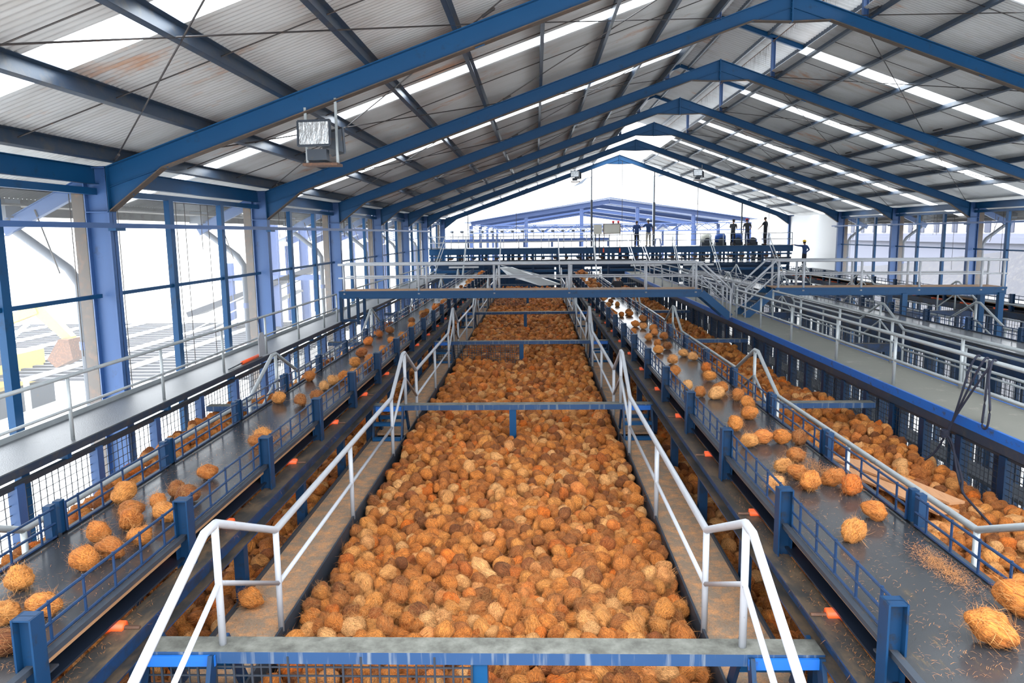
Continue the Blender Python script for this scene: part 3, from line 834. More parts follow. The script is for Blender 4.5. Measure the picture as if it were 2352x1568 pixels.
conveyor(-3.38, 1, 3.85, 1.87, 'loaded belt conveyor with blue rebar guards, between middle bin and glazed wall', True)
conveyor(2.53, -1, 4.06, 1.89, 'loaded belt conveyor with blue rebar guards, between middle bin and concrete walkway', True)
conveyor(9.58, 1, 4.2, 1.95, 'empty shiny belt conveyor just beyond the concrete walkway', False)
conveyor(15.45, -1, 4.6, 1.95, 'empty belt conveyor nearest the far side wall', False)

# ------------------------------------------------------------------ wire fences along the bins
def fence(x, z0, z1, label, pitch=1.25, ya=3.2, yb=46.0, mat='mesh', fine=.10, pm='blue_post', w=.006):
    t = thing('mesh_fence', label, 'fence', (x, ya, z0), 'wire mesh fences of the bins')
    n = int((yb - ya) / pitch)
    post = MB().bar((x, ya, z0), (x, ya, z1), .11, .13, (0, 1, 0)).build('post', pm, t)
    g = MB()
    nv = int(pitch / fine)
    for k in range(nv):
        y = ya + pitch * (k + .5) / nv
        g.box(x - .02 - w, x - .02 + w, y - w, y + w, z0, z1)
    nh = int((z1 - z0) / (fine * .9))
    for k in range(nh + 1):
        z = z0 + (z1 - z0) * k / nh; g.box(x - .032, x - .025, ya, ya + pitch, z - w * .7, z + w * .7)
    pan = g.build('wire_panel', mat, t)
    for k in range(1, n + 1):
        again(post, (0, pitch * k, 0))
        if k < n: again(pan, (0, pitch * k, 0))
    MB().box(x - .03, x + .03, ya, yb, z1 - .03, z1 + .03).build('top_rail', 'dark_steel', t)
fence(-5.66, -4.0, DZ - .19, 'blue-posted wire mesh fence under the chequer-plate walkway edge', 1.5, fine=.11, pm='blue_lit', w=.004)
fence(5.60, -4.0, DZ - .27, 'dark wire mesh fence under the concrete walkway edge', .95, fine=.08, w=.0035)
fence(9.05, GZ, -2.86, 'wire mesh fence below the first empty conveyor beyond the concrete walkway', 1.3, fine=.13)
fence(16.6, GZ, -2.86, 'wire mesh fence of the empty bins nearest the far side wall', 1.5, fine=.14)

# the empty bin row beyond the concrete walkway
for k, (x0, x1, z, nm) in enumerate([(6.75, 7.15, -3.8, 'just below the concrete walkway'), (7.6, 8.7, -6.6, 'beneath the first empty belt'), (10.6, 11.5, -4.6, 'between the two empty belts'), (13.2, 14.2, -5.2, 'beside the last empty belt')]):
    m = MB(); m.box(x0, x1, 3, 46, z - .06, z)
    tag(m.build('bin_floor', 'dark_steel'), 'dark floor strip of the empty bins, %s' % nm, 'bin floor', 'floor strips of the empty bins')
for k, y in enumerate(BY[1:]):
    y = y - 1.0
    for x0, x1, nm in ((6.75, 8.95, 'nearest the concrete walkway'), (10.3, 14.8, 'between the empty belts')):
        m = MB(); m.box(x0, x1, y - .1, y + .1, ZB - .2, ZB)
        tag(m.build('cross_beam', 'channel'), 'bare beam over the empty bins, %s, %s from the camera' % (nm, ORD[k]), 'beam', 'beams over the empty bins')
BY2 = [y - 1.0 for y in BY[1:]]
plank_rail(8.45, 'grey pipe handrail with peaks over the empty bins, next to the concrete walkway', BY2, 'grey_pipe', .12, 47.4, 8.5)
plank_rail(10.75, 'grey pipe handrail with peaks along the inner side of the first empty belt', BY2, 'grey_pipe', .12, 47.4, 8.5)
plank_rail(14.3, 'grey pipe handrail with peaks along the last empty belt', BY2, 'grey_pipe', .12, 47.4, 8.5)

# ------------------------------------------------------------------ machine platform at the far end
PY, PZ = 48.0, -.92
t = thing('machine_platform', 'raised blue machine platform across the far end of the hall', 'platform', (4.6, PY, PZ))
MB().box(-6.8, 16.05, PY, PY + 3.6, PZ - .06, PZ).build('deck', 'dark_steel', t)
m = MB(); m.ibeam((-6.8, PY, PZ - .20), (16.05, PY, PZ - .20), .38, .12, .015); m.build('front_beam', 'blue', t)
for k, (z, h, mt) in enumerate([(-1.40, .10, 'blue'), (-1.66, .12, 'dark_steel'), (-1.88, .05, 'sheet'), (-2.0, .16, 'blue_post'), (-2.30, .16, 'blue'), (-2.9, .30, 'blue_post')]):
    m = MB(); m.box(-6.8, 16.0, PY + .02 + .12 * k, PY + .12 + .12 * k, z - h, z); m.build('cross_rail', mt, t)
for k in range(15):
    x = -6.6 + 1.6 * k
    MB().bar((x, PY + .1, PZ - .3), (x, PY + .1, GZ), .13, .13, (0, 1, 0)).build('leg', 'blue_post', t)
    MB().bar((x, PY + 3.4, PZ - .3), (x, PY + 3.4, GZ), .13, .13, (0, 1, 0)).build('leg', 'blue_post', t)
for k in range(30):
    x = -6.2 + .74 * k
    m = MB(); m.tube([(x, PY + .25, -1.55), (x, PY + 1.2, -1.55)], .11, 8); m.box(x - .03, x + .03, PY + .2, PY + .3, -1.5, -1.32)
    m.build('roller_motor', 'shaft' if k % 3 else 'dark_steel', t)
for x in (-4.6, 6.9, 10.2):
    MB().box(x - .95, x + .95, PY - .05, PY + .0, -2.13, -2.02).build('drip_tray', 'sheet', t)
for x0, x1 in ((-6.6, 1.2), (1.5, 3.1), (4.3, 9.4), (9.6, 15.9)):
    MB().box(x0, x1, PY + 1.9, PY + 2.0, -3.9, -2.02).build('back_plate', 'blue_post', t)
for k in range(46):
    x = -6.7 + .5 * k + random.uniform(-.12, .12)
    MB().box(x, x + random.uniform(.05, .28), PY + 1.5, PY + 1.6, -2.0, -1.3).build('frame_upright', random.choice(['blue_post', 'dark_steel', 'blue']), t)
for y, lab in ((PY + .04, 'front edge'), (PY + 3.5, 'back edge')):
    t = thing('guard_rail', 'thin white guard rail on the %s of the machine platform' % lab, 'handrail', (4.6, y, PZ), 'platform guard rails')
    x0, x1 = (-6.8, 16.0) if lab == 'front edge' else (-6.8, 7.0)
    for z in (.76, .38): MB().tube([(x0, y, PZ + z), (x1, y, PZ + z)], .024, 6).build('rail', 'white_pipe', t, True)
    n = int((x1 - x0) / 1.42)
    for k in range(n + 1):
        x = x0 + (x1 - x0) * k / n
        MB().tube([(x, y, PZ), (x, y, PZ + .76)], .024, 6).build('post', 'white_pipe', t, True)
    if lab == 'front edge':
        MB().tube([(x1, y, PZ + .76), (x1, y + 3.4, PZ + .76)], .024, 6).build('rail', 'white_pipe', t, True)

# row of small motors on a frame further back
t = thing('motor_frame', 'pale blue frame with a row of small dark motors behind the platform', 'machine', (-1.5, 57, -.9), None)
MB().box(-7.5, 5.5, 57, 57.25, -.62, -.38).build('beam', 'shed_blue', t)
for k in range(7):
    x = -7.2 + 2.1 * k; MB().bar((x, 57.1, -.6), (x, 57.1, GZ), .16, .16, (0, 1, 0)).build('leg', 'shed_blue', t)
m = MB()
for z in (.32, .02): m.tube([(-7.5, 57, z), (5.5, 57, z)], .02, 5)
for k in range(24):
    x = -7.5 + 13 * k / 23; m.tube([(x, 57, -.4), (x, 57, .34)], .02, 5)
m.build('guard_rail', 'white_pipe', t)
for k in range(17):
    x = -7.1 + .76 * k
    m = MB(); m.ball((x, 57.3, .18), .16, .16, .11, 8, 5); m.tube([(x + .08, 57.3, .12), (x + .08, 57.3, -.4)], .03, 5); m.build('motor', 'dark_steel', t)

# control cabinets and warning lamps
t = thing('control_cabinet', 'plain cream control cabinet on dark legs, on the platform', 'cabinet', (3.85, PY - .05, PZ), 'control cabinets')
MB().box(3.62, 4.12, PY - .12, PY + .12, -.10, .50).build('body', 'cream', t)
MB().box(3.65, 4.09, PY - .135, PY - .12, -.07, .47).build('door', 'cream', t)
for x in (3.74, 3.98): MB().bar((x, PY, -.10), (x, PY, -1.6), .07, .07, (0, 1, 0)).build('leg', 'dark_steel', t)
t = thing('control_cabinet', 'wide cream cabinet with rusty frame and two red warning lamps', 'cabinet', (4.75, PY - .05, PZ), 'control cabinets')
MB().box(4.22, 5.28, PY - .12, PY + .12, -.08, .50).build('body', 'cream', t)
for x0 in (4.26, 4.77):
    MB().box(x0, x0 + .47, PY - .14, PY - .12, -.04, .46).build('door', 'cream', t)
m = MB(); 
for a, b in (((4.22, .52), (5.28, .52)), ((4.22, -.08), (5.28, -.08)), ((4.22, -.1), (4.22, .52)), ((5.28, -.1), (5.28, .52))):
    m.bar((a[0], PY - .13, a[1]), (b[0], PY - .13, b[1]), .03, .035)
m.build('frame', 'shaft', t)
for x in (4.24, 5.26):
    MB().bar((x, PY - .05, -.08), (x, PY - .05, -1.0), .03, .03, (0, 1, 0)).build('leg', 'shaft', t)
    MB().box(x - .04, x + .04, PY - .1, PY, -1.25, -1.0).build('foot', 'orange', t)
for x in (4.84, 5.16):
    b = MB().tube([(x, PY - .02, .50), (x, PY - .02, .58)], .06, 10).build('lamp_base', 'white_pipe', t)
    MB().ball((x, PY - .02, .64), .085, .085, .085, 10, 7).build('lamp_dome', 'red_lamp', b, True)

# husking machine heads behind the three men
for k, (x, mt, lab) in enumerate([(11.9, 'navy_motor', 'blue rounded machine drum on the platform, beside the man in the dark cap'),
                                  (12.95, 'navy_motor', 'blue rounded machine drum on the platform, left of the man in the red cap'),
                                  (11.0, 'cream', 'white rounded machine hood on the platform'),
                                  (13.9, 'navy_motor', 'low blue machine drum on the platform, right of the man in the red cap')]):
    t = thing('machine_drum', lab, 'machine', (x, PY + 1.6, PZ), 'machine drums')
    h = .5 if k == 3 else .78
    m = MB(); m.tube([(x, PY + 1.6, PZ + .2), (x, PY + 1.6, PZ + h - .18), (x, PY + 1.6, PZ + h - .06), (x, PY + 1.6, PZ + h)], [.36, .36, .30, .12], 14)
    m.build('drum', mt, t, True)
    MB().box(x - .34, x + .34, PY + 1.3, PY + 1.9, PZ, PZ + .2).build('base', 'dark_steel', t)
    MB().tube([(x, PY + 1.22, PZ + .3), (x, PY + 1.27, PZ + .3)], .2, 12).build('cover', 'dark_steel', t)
t = thing('plastic_stool', 'small blue plastic stool on the platform near the white helmet man', 'stool', (7.75, PY + .7, PZ))
MB().box(7.58, 7.92, PY + .55, PY + .85, PZ + .45, PZ + .49).build('seat', 'navy_motor', t)
for a in (-1, 1):
    for b in (-1, 1):
        MB().bar((7.75 + a * .14, PY + .7 + b * .12, PZ + .45), (7.75 + a * .2, PY + .7 + b * .17, PZ), .04, .04, (0, 1, 0)).build('leg', 'navy_motor', t)

# sheet-metal chute at the end of the middle bin
t = thing('chute', 'pale sheet-metal chute sloping over the end of the middle bin', 'chute', (-.4, 43, -2.6))
m = MB(); m.prism([(-2.1, 44, -1.95), (-1.4, 44, -1.95), (1.35, 42.0, -2.82), (.2, 42.0, -2.86), (-1.6, 43, -2.35)], (0, .5, .02)); m.build('trough', 'sheet', t)
for p, q in (((-2.0, 43.4, -1.8), (1.4, 41.7, -2.6)), ((-1.2, 43.2, -2.6), (.3, 43.2, -2.6))):
    MB().bar(p, q, .05, .05).build('brace', 'grey_pipe', t)
for x in (-1.8, 1.3): MB().bar((x, 43, -2.2), (x, 43, -4), .08, .08, (0, 1, 0)).build('leg', 'blue_post', t)

# ------------------------------------------------------------------ people
M['navy'] = cloth('navy_cloth', (.020, .055, .17)); M['charcoal'] = cloth('charcoal_cloth', (.040, .044, .055)); M['black_cloth'] = cloth('black_cloth', (.014, .016, .024))
M['khaki'] = cloth('khaki_cloth', (.42, .38, .31)); M['dark_blue'] = cloth('dark_blue_cloth', (.02, .035, .09)); M['shoe'] = cloth('shoe_leather', (.02, .018, .016))
M['helmet_white'] = worn('white_helmet', (.85, .86, .87), (.8, .8, .8), (.7, .7, .7), 5, .6, .8, .3)
M['helmet_yellow'] = worn('yellow_helmet', (.90, .56, .02), (.85, .5, .02), (.7, .4, .03), 5, .6, .8, .3)
M['cap_red'] = cloth('red_cap', (.55, .02, .04)); M['cap_black'] = cloth('black_cap', (.012, .012, .014))

def skin_mesh(name, verts, edges, radii, mat, parent, root=0, sub=2):
    me = bpy.data.meshes.new(name); me.from_pydata(verts, edges, [])
    me.materials.append(M[mat])
    o = bpy.data.objects.new(name, me); COL.objects.link(o); o.parent = parent
    md = o.modifiers.new('skin', 'SKIN'); md.use_smooth_shade = True; md.branch_smoothing = .4
    for sv, r in zip(me.skin_vertices[0].data, radii): sv.radius = r if isinstance(r, tuple) else (r, r)
    me.skin_vertices[0].data[root].use_root = True
    o.modifiers.new('sub', 'SUBSURF').levels = sub; o.modifiers['sub'].render_levels = sub
    OFF[o.name] = Vector((0, 0, 0))
    return o

def person(label, loc, h, turn, arms, shirt, trousers, head, lean=0, sleeves=.5, head_dir=0, head_down=0, stance=0.0):
    """faces +Y before TURN (radians about Z); arms: {'l': (elbow, wrist, finger direction), 'r': ...} in body space at 1.70 m"""
    t = thing('person', label, 'person', loc, 'people at work'); k = h / 1.70
    t.rotation_euler.z = turn; t.scale = (1, 1, 1)
    S = lambda p: (p[0] * k, p[1] * k + lean * max(0, p[2] - .9) * k, p[2] * k)
    hd = Vector((math.sin(head_dir), math.cos(head_dir), 0)); dn = head_down
    hc = Vector((0, .02, 1.585)) + hd * .02
    V = []; E_ = []; R_ = []
    def add(p, r, to=None):
        V.append(S(p)); R_.append(tuple(x * k for x in r) if isinstance(r, tuple) else r * k)
        if to is not None: E_.append((to, len(V) - 1))
        return len(V) - 1
    pel = add((0, 0, .94), (.105, .075)); sp = add((0, .005, 1.12), (.105, .080), pel); ch = add((0, .0, 1.30), (.125, .090), sp)
    nb = add((0, -.01, 1.42), (.056, .054), ch); nk = add((0, 0, 1.485), .052, nb)
    hm = add(tuple(hc + Vector((0, 0, -.045)) + hd * .012), (.066, .076), nk); ht = add(tuple(hc + Vector((0, 0, .035))), (.074, .086), hm); add(tuple(hc + Vector((0, 0, .085))), (.05, .055), ht)
    legs = {}
    for s in (-1, 1):
        hp = add((.085 * s, 0, .88), .088, pel); kn = add((.10 * s, .02 + stance * s, .49), .058, hp); an = add((.11 * s, -.02 + stance * s, .08), .040, kn)
        add((.125 * s, .12 + stance * s, .035), (.036, .030), an)
        legs[s] = (hp, kn, an)
        sh = add((.168 * s, -.005, 1.375), .044, ch)
        el_p, wr_p, fd = arms['r' if s > 0 else 'l']
        el = add(el_p, .040, sh); wr = add(wr_p, .027, el)
        fd = Vector(fd).normalized(); side = fd.cross(Vector((0, 0, 1)))
        if side.length < .1: side = Vector((0, 1, 0))
        side.normalize(); w = Vector(wr_p)
        pm = add(tuple(w + fd * .055), (.036, .018), wr); kb = add(tuple(w + fd * .095), (.036, .015), pm)
        for j, (o_, L) in enumerate(((-.030, .055), (-.010, .075), (.010, .07), (.028, .055))):
            f1 = add(tuple(w + fd * (.105 + L * .5) + side * o_), .0085, kb); add(tuple(w + fd * (.10 + L) + side * o_ + Vector((0, 0, -.018))), .007, f1)
        th = add(tuple(w + fd * .06 + side * (-.045 * s)), .010, pm); add(tuple(w + fd * .095 + side * (-.058 * s)), .008, th)
    skin_mesh('body', V, E_, R_, 'skin', t)
    # clothing
    V = []; E_ = []; R_ = []
    a = add((0, .0, .84), (.172, .132)); a = add((0, .0, .97), (.165, .128), a); b = add((0, .005, 1.12), (.155, .120), a); c = add((0, 0, 1.30), (.175, .130), b); add((0, -.01, 1.435), (.085, .08), c)
    for s in (-1, 1):
        sh = add((.18 * s, -.005, 1.385), .076, c); el_p, wr_p, fd = arms['r' if s > 0 else 'l']
        e0 = Vector((.18 * s, 0, 1.39)); e1 = Vector(el_p); w1 = Vector(wr_p)
        if sleeves < .9:
            add(tuple(e0.lerp(e1, .92)), .056, sh)
        else:
            e = add(tuple(e1), .052, sh); add(tuple(e1.lerp(w1, .92)), .038, e)
    skin_mesh('shirt', V, E_, R_, shirt, t)
    V = []; E_ = []; R_ = []
    a = add((0, 0, 1.03), (.140, .105)); a = add((0, 0, .93), (.150, .112), a)
    for s in (-1, 1):
        hp = add((.085 * s, 0, .86), .098, a); kn = add((.10 * s, .02 + stance * s, .49), .070, hp); add((.11 * s, -.015 + stance * s, .08), .058, kn)
    skin_mesh('trousers', V, E_, R_, trousers, t)
    for s in (-1, 1):
        m = MB(); m.ball(S((.122 * s, .05 + stance * s, .045)), .05 * k, .135 * k, .046 * k, 10, 6); o = m.build('shoe', 'shoe'); o.parent = t
    # face and hair
    H = Vector(S(tuple(hc))); f = hd * k; r = Vector((f.y, -f.x, 0))
    m = MB(); m.ball(H + f * .095 + Vector((0, 0, -.03 * k)), .012, .016, .022, 6, 5); o = m.build('nose', 'skin'); o.parent = t
    for q in (-1, 1):
        m = MB(); m.ball(H + f * .083 + r * (.03 * q) + Vector((0, 0, .0)), .011, .011, .006, 6, 5); o = m.build('eye', 'hair'); o.parent = t
        m = MB(); m.ball(H + r * (.078 * q) - f * .005 + Vector((0, 0, -.025 * k)), .014, .02, .03, 6, 5); o = m.build('ear', 'skin'); o.parent = t
    m = MB(); m.bar(H + f * .085 + r * .022 + Vector((0, 0, -.072 * k)), H + f * .085 - r * .022 + Vector((0, 0, -.072 * k)), .008, .006); o = m.build('mouth', 'cap_red'); o.parent = t
    m = MB(); m.ball(H - f * .016 + Vector((0, 0, .032 * k)), .088 * k, .094 * k, .085 * k, 12, 8); o = m.build('hair', 'hair', smooth=True); o.parent = t
    if head in ('helmet_white', 'helmet_yellow'):
        m = MB(); c0 = H + Vector((0, 0, .06 * k))
        m.tube([c0 + Vector((0, 0, z)) for z in (0, .045, .08, .105, .115)], [.115, .112, .09, .05, .01], 14)
        m.tube([c0 + f * .03 + Vector((0, 0, -.006)), c0 + f * .03 + Vector((0, 0, .006))], .135, 14)
        o = m.build('helmet', head, smooth=True); o.parent = t
    elif head:
        m = MB(); c0 = H + Vector((0, 0, .05 * k))
        m.tube([c0 + Vector((0, 0, z)) for z in (0, .04, .07, .082)], [.100, .096, .066, .01], 12)
        m.prism([c0 + f * .08 + r * .06, c0 + f * .17 + r * .04, c0 + f * .17 - r * .04, c0 + f * .08 - r * .06], (0, 0, .01))
        o = m.build('cap', head); o.parent = t
    return t

DOWN = (0, .05, -1)
person('person in navy shirt and dark trousers facing the one in the white helmet', (6.38, PY + .5, PZ), 1.63, -.5,
       {'l': ((-.24, .0, 1.13), (-.22, .05, .88), DOWN), 'r': ((.22, .10, 1.13), (.10, .30, 1.10), (0, 1, 0))}, 'navy', 'black_cloth', None, sleeves=1, head_dir=-.9)
person('person in white helmet, navy polo shirt and khaki trousers, reaching out an arm', (7.12, PY + .5, PZ), 1.70, .15,
       {'l': ((-.36, .10, 1.20), (-.58, .18, 1.22), (-1, .2, 0)), 'r': ((.25, -.04, 1.13), (.31, .04, .90), DOWN)}, 'navy', 'khaki', 'helmet_white', head_dir=-.5)
person('person in dark cap and charcoal shirt looking down at their hands', (12.45, PY + .6, PZ), 1.62, -.6,
       {'l': ((-.23, .05, 1.14), (-.06, .26, 1.12), (.6, .8, .1)), 'r': ((.23, .05, 1.14), (.08, .27, 1.12), (-.3, .9, .1))}, 'charcoal', 'black_cloth', 'cap_black', lean=.12, head_dir=-.4)
person('person in red cap and grey shirt standing with a hand in front', (13.35, PY + .6, PZ), 1.66, .25,
       {'l': ((-.24, .06, 1.14), (-.17, .20, .96), (0, .6, -.8)), 'r': ((.27, -.05, 1.16), (.24, .12, 1.0), (-.3, .7, -.4))}, 'charcoal', 'dark_blue', 'cap_red', lean=.10, head_dir=.5)
person('person in black tee shirt at the platform end, one hand on the rail', (14.45, PY + .5, PZ), 1.76, .9,
       {'l': ((-.30, .10, 1.18), (-.38, .28, .98), (-.2, .8, -.3)), 'r': ((.22, -.03, 1.12), (.22, .05, .88), DOWN)}, 'black_cloth', 'black_cloth', None, head_dir=.3)
person('person in yellow helmet and navy jacket leaning an arm on the platform end', (16.45, PY - .9, -2.34), 1.68, .55,
       {'l': ((-.36, .20, 1.40), (-.52, .42, 1.46), (-.6, .8, 0)), 'r': ((.38, -.04, 1.14), (.22, .06, .98), (-.6, .2, -.5))}, 'navy', 'black_cloth', 'helmet_yellow', sleeves=1, head_dir=.4)
person('person in dark shirt with black hair holding a phone up, beyond the footbridge', (3.28, 30.6, ZP), 1.64, .1,
       {'l': ((-.25, .06, 1.16), (-.10, .24, 1.32), (.2, .3, 1)), 'r': ((.26, .08, 1.18), (.16, .26, 1.45), (-.2, .2, 1))}, 'black_cloth', 'dark_blue', None, head_dir=-.1)
t = thing('phone', 'pale phone held up by the person beyond the footbridge', 'phone', (3.45, 30.9, -1.82))
MB().box(3.41, 3.47, 30.90, 30.91, -1.87, -1.74).build('case', 'cream', t)
MB().box(16.0, 17.3, 44, 48, -2.42, -2.36).build('side_deck', 'dark_steel')
tag(bpy.data.objects['side_deck'], 'dark side deck on which the yellow helmet worker stands', 'deck')

# ------------------------------------------------------------------ small things
# rope over the handrail of the concrete walkway
t = thing('rope', 'dark blue rope bundle slung over the concrete walkway handrail, trailing into the coconuts', 'rope', (5.62, 9.4, RT))
rx = 5.60
def rp(pts, r=.014): return MB().tube(pts, r, 7)
import itertools
def curve(pts, n=6):
    P = [Vector(p) for p in pts]; out = []
    for i in range(len(P) - 1):
        a = P[max(i - 1, 0)]; b = P[i]; c = P[i + 1]; d = P[min(i + 2, len(P) - 1)]
        for j in range(n):
            u = j / n; out.append(.5 * ((2 * b) + (c - a) * u + (2 * a - 5 * b + 4 * c - d) * u * u + (3 * b - a - 3 * c + d) * u ** 3))
    out.append(P[-1]); return out
for k, dy in enumerate((-.10, .06, .24)):
    rp(curve([(rx + .06, 9.40 + dy, RT - .02), (rx, 9.40 + dy, RT + .04), (rx - .07, 9.42 + dy, RT - .10), (rx - .12, 9.60 + dy * .5, -2.1), (rx - .16, 9.85, -2.55 - .02 * k), (rx - .17, 9.93, -2.72)])).build('strand', 'rope', t, True)
rp(curve([(rx - .02, 9.30, RT + .03), (rx - .09, 9.22, RT - .2), (rx - .10, 9.14, -2.2), (rx - .10, 9.17, -2.42), (rx - .10, 9.27, -2.42), (rx - .10, 9.25, -2.1), (rx - .02, 9.36, RT + .03)])).build('loop', 'rope', t, True)
m = MB()
for j in range(5): m.tube([(rx - .19 + .05 * math.cos(a) , 9.92 + .05 * math.sin(a), -2.66 - .02 * j) for a in np.linspace(0, 5.6, 9)], .013, 5)
m.build('knot', 'rope', t, True)
rp(curve([(rx - .17, 9.93, -2.70), (5.36, 10.05, -3.0), (5.2, 10.2, -3.22)])).build('strand', 'rope', t, True)
rp(curve([(rx - .17, 9.93, -2.72), (5.36, 9.55, -2.9), (5.15, 9.0, -3.02), (4.95, 8.62, -3.05), (4.9, 8.3, -3.1), (4.75, 7.6, -3.12)])).build('strand', 'rope', t, True)
rp(curve([(rx - .17, 9.93, -2.70), (5.40, 9.70, -2.80), (5.2, 9.2, -3.0), (5.0, 8.7, -3.1)])).build('strand', 'rope', t, True)

# loose boards on the heap
for k, (pts, lab) in enumerate([([(3.78, 9.95, -2.98), (4.25, 9.55, -2.98), (4.80, 8.30, -3.06), (4.62, 8.28, -3.07)], 'wide pale board lying on the coconuts beside the loaded belt, upper one'),
                                ([(3.74, 9.75, -3.03), (3.98, 9.70, -3.03), (4.66, 8.15, -3.11), (4.40, 8.10, -3.12)], 'narrower brown board lying on the coconuts, tucked under the wide one')]):
    m = MB(); m.prism(pts, (0, 0, .028))
    tag(m.build('loose_board', 'board'), lab, 'board', 'loose boards')
t = thing('sign_plate', 'blank white tag plate hanging on the chequer-plate walkway handrail', 'sign', (-5.64, 15.1, -2.0))
m = MB(); yc = 15.15
m.prism([(-5.65, yc - .17, -2.42), (-5.65, yc + .17, -2.42), (-5.65, yc + .17, -2.05), (-5.65, yc + .10, -1.94), (-5.65, yc - .10, -1.94), (-5.65, yc - .17, -2.05)], (.012, 0, 0)); m.build('plate', 'white_pipe', t)
MB().tube([(-5.66, yc, -1.95), (-5.70, yc, RT + .02)], .008, 5).build('hook', 'cable', t)
t = thing('hand_tool', 'orange-handled hand tool lying on the chequer-plate walkway edge', 'tool', (-5.70, 14.4, DZ))
MB().tube([(-5.70, 14.2, DZ + .035), (-5.69, 15.2, DZ + .04)], .035, 8).build('handle', 'orange', t, True)
MB().tube([(-5.70, 13.55, DZ + .02), (-5.70, 14.2, DZ + .035)], .014, 6).build('shaft', 'dark_steel', t)

# ------------------------------------------------------------------ outdoors
MB().box(-160, -7.6, -30, 320, GZ - .2, -5.6).build('ground', 'ground')['kind'] = 'structure'
YG = -5.6                                               # the yard beside the hall lies higher
# excavator in the yard beyond the walkway wall
t = thing('excavator', 'yellow excavator working in the yard outside the glazed wall', 'excavator', (-17.2, 23, YG))
for dx in (-.75, .75): MB().box(-17.9 + dx - .25, -17.9 + dx + .25, 22, 25.4, YG, YG + .75).build('track', 'dark_steel', t)
MB().box(-18.8, -17.0, 22.2, 25.2, YG + .85, YG + 1.9).build('body', 'yellow', t)
c = MB().box(-17.9, -16.9, 21.9, 23.3, YG + 1.0, YG + 2.7).build('cab', 'yellow', t)
MB().box(-16.91, -16.89, 22.0, 23.2, YG + 1.7, YG + 2.6).build('cab_glass', 'far_dark', c)
m = MB(); m.bar((-17.3, 22.2, -4.0), (-16.0, 22.2, -2.35), .30, .40, (0, 1, 0)); m.bar((-16.15, 22.2, -2.45), (-15.0, 22.2, -2.05), .28, .34, (0, 1, 0)); m.build('boom', 'yellow', t)
MB().prism([(-15.35, 22.2, -1.98), (-14.95, 22.2, -1.82), (-14.02, 22.2, -2.9), (-14.0, 22.2, -3.1), (-14.22, 22.2, -3.05)], (0, .26, 0)).build('arm', 'yellow', t)
m = MB(); m.prism([(-14.25, 22.2, -2.95), (-13.95, 22.2, -2.95), (-13.85, 22.2, -3.55), (-14.4, 22.2, -3.8), (-14.65, 22.2, -3.55)], (0, .8, 0)); m.build('bucket', 'shaft', t)
MB().tube([(-16.2, 22.1, -3.2), (-15.2, 22.1, -2.4)], .07, 8).build('ram', 'grey_pipe', t)
# scaffold deck beyond
t = thing('scaffold_deck', 'white slatted scaffold deck in the yard outside the glazed wall', 'scaffold', (-17, 28, -4.3))
for k in range(26):
    y = 22.2 + .58 * k
    m = MB(); m.box(-27, -8.6, y, y + .20, -4.28, -4.2); m.build('slat', 'slat_grey', t)
for k in range(9):
    x = -26 + 2.1 * k
    m = MB(); m.box(x, x + .26, 21.8, 37.4, -4.2, -4.12); m.build('cross_piece', 'slat_white', t)
    for y in (22, 29, 37): MB().bar((x, y, YG), (x, y, -4.2), .12, .12, (0, 1, 0)).build('leg', 'slat_white', t)
# pale blue sheds along the yard
def shed(name, label, x0, x1, y0, y1, ze, zr, ncol, nfr, mcol, mroof, group, truss=False, roof_from=None):
    t = thing(name, label, 'building', ((x0 + x1) / 2, y0, YG), group)
    xm = (x0 + x1) / 2
    for i in range(nfr):
        y = y0 + (y1 - y0) * i / max(1, nfr - 1)
        for j in range(ncol):
            if i and 0 < j < ncol - 1: continue
            x = x0 + (x1 - x0) * j / (ncol - 1); z = ze + (zr - ze) * (1 - abs(x - xm) / (xm - x0))
            MB().ibeam((x, y, YG), (x, y, z - .2), .34, .26, .03, (1, 0, 0)).build('column', mcol, t)
        m = MB(); m.ibeam((x0, y, ze), (xm, y, zr), .40, .2, .03); m.ibeam((xm, y, zr), (x1, y, ze), .40, .2, .03); m.build('rafter', mcol, t)
        if truss:
            m = MB(); zt_ = ze - .2
            m.bar((x0, y, zt_), (x1, y, zt_), .1, .1); m.bar((x0, y, zt_ - .7), (x1, y, zt_ - .7), .1, .1)
            n = 26
            for k in range(n):
                a = x0 + (x1 - x0) * k / n; b = x0 + (x1 - x0) * (k + 1) / n
                m.bar((a, y, zt_ - (.7 if k % 2 else 0)), (b, y, zt_ - (0 if k % 2 else .7)), .07, .07)
            m.build('truss', mcol, t)
    n = 14
    for k in range(n):
        ya = y0 - .6 + (y1 - y0 + 1.2) * k / n; yb = ya + (y1 - y0 + 1.2) / n * (.70)
        if roof_from is not None and ya < roof_from: continue
        m = MB()
        for xa, za, xb, zb in ((x0 - .6, ze + .05, xm, zr + .32), (xm, zr + .32, x1 + .6, ze + .05)):
            m.add([(xa, ya, za), (xb, ya, zb), (xb, yb, zb), (xa, yb, za), (xa, ya, za + .06), (xb, ya, zb + .06), (xb, yb, zb + .06), (xa, yb, za + .06)],
                  [(0, 3, 2, 1), (4, 5, 6, 7), (0, 1, 5, 4), (1, 2, 6, 5), (2, 3, 7, 6), (3, 0, 4, 7)])
        m.build('roof_sheet', mroof, t)
    return t
t = shed('open_shed', 'large open gabled shed of pale blue steel seen through the far gable', -6.3, 20.5, 74, 124, 1.0, 2.95, 6, 5, 'shed_blue', 'shed_roof', None, True)
shed('yard_shed', 'pale blue open shed in the yard outside the glazed wall', -16.5, -10.0, 50, 74, -.4, .9, 3, 5, 'shed_blue', 'shed_roof', 'yard sheds')
t = thing('yard_conveyor', 'pale blue stair and conveyor frame in the yard beside the glazed wall', 'machine', (-12, 36, YG))
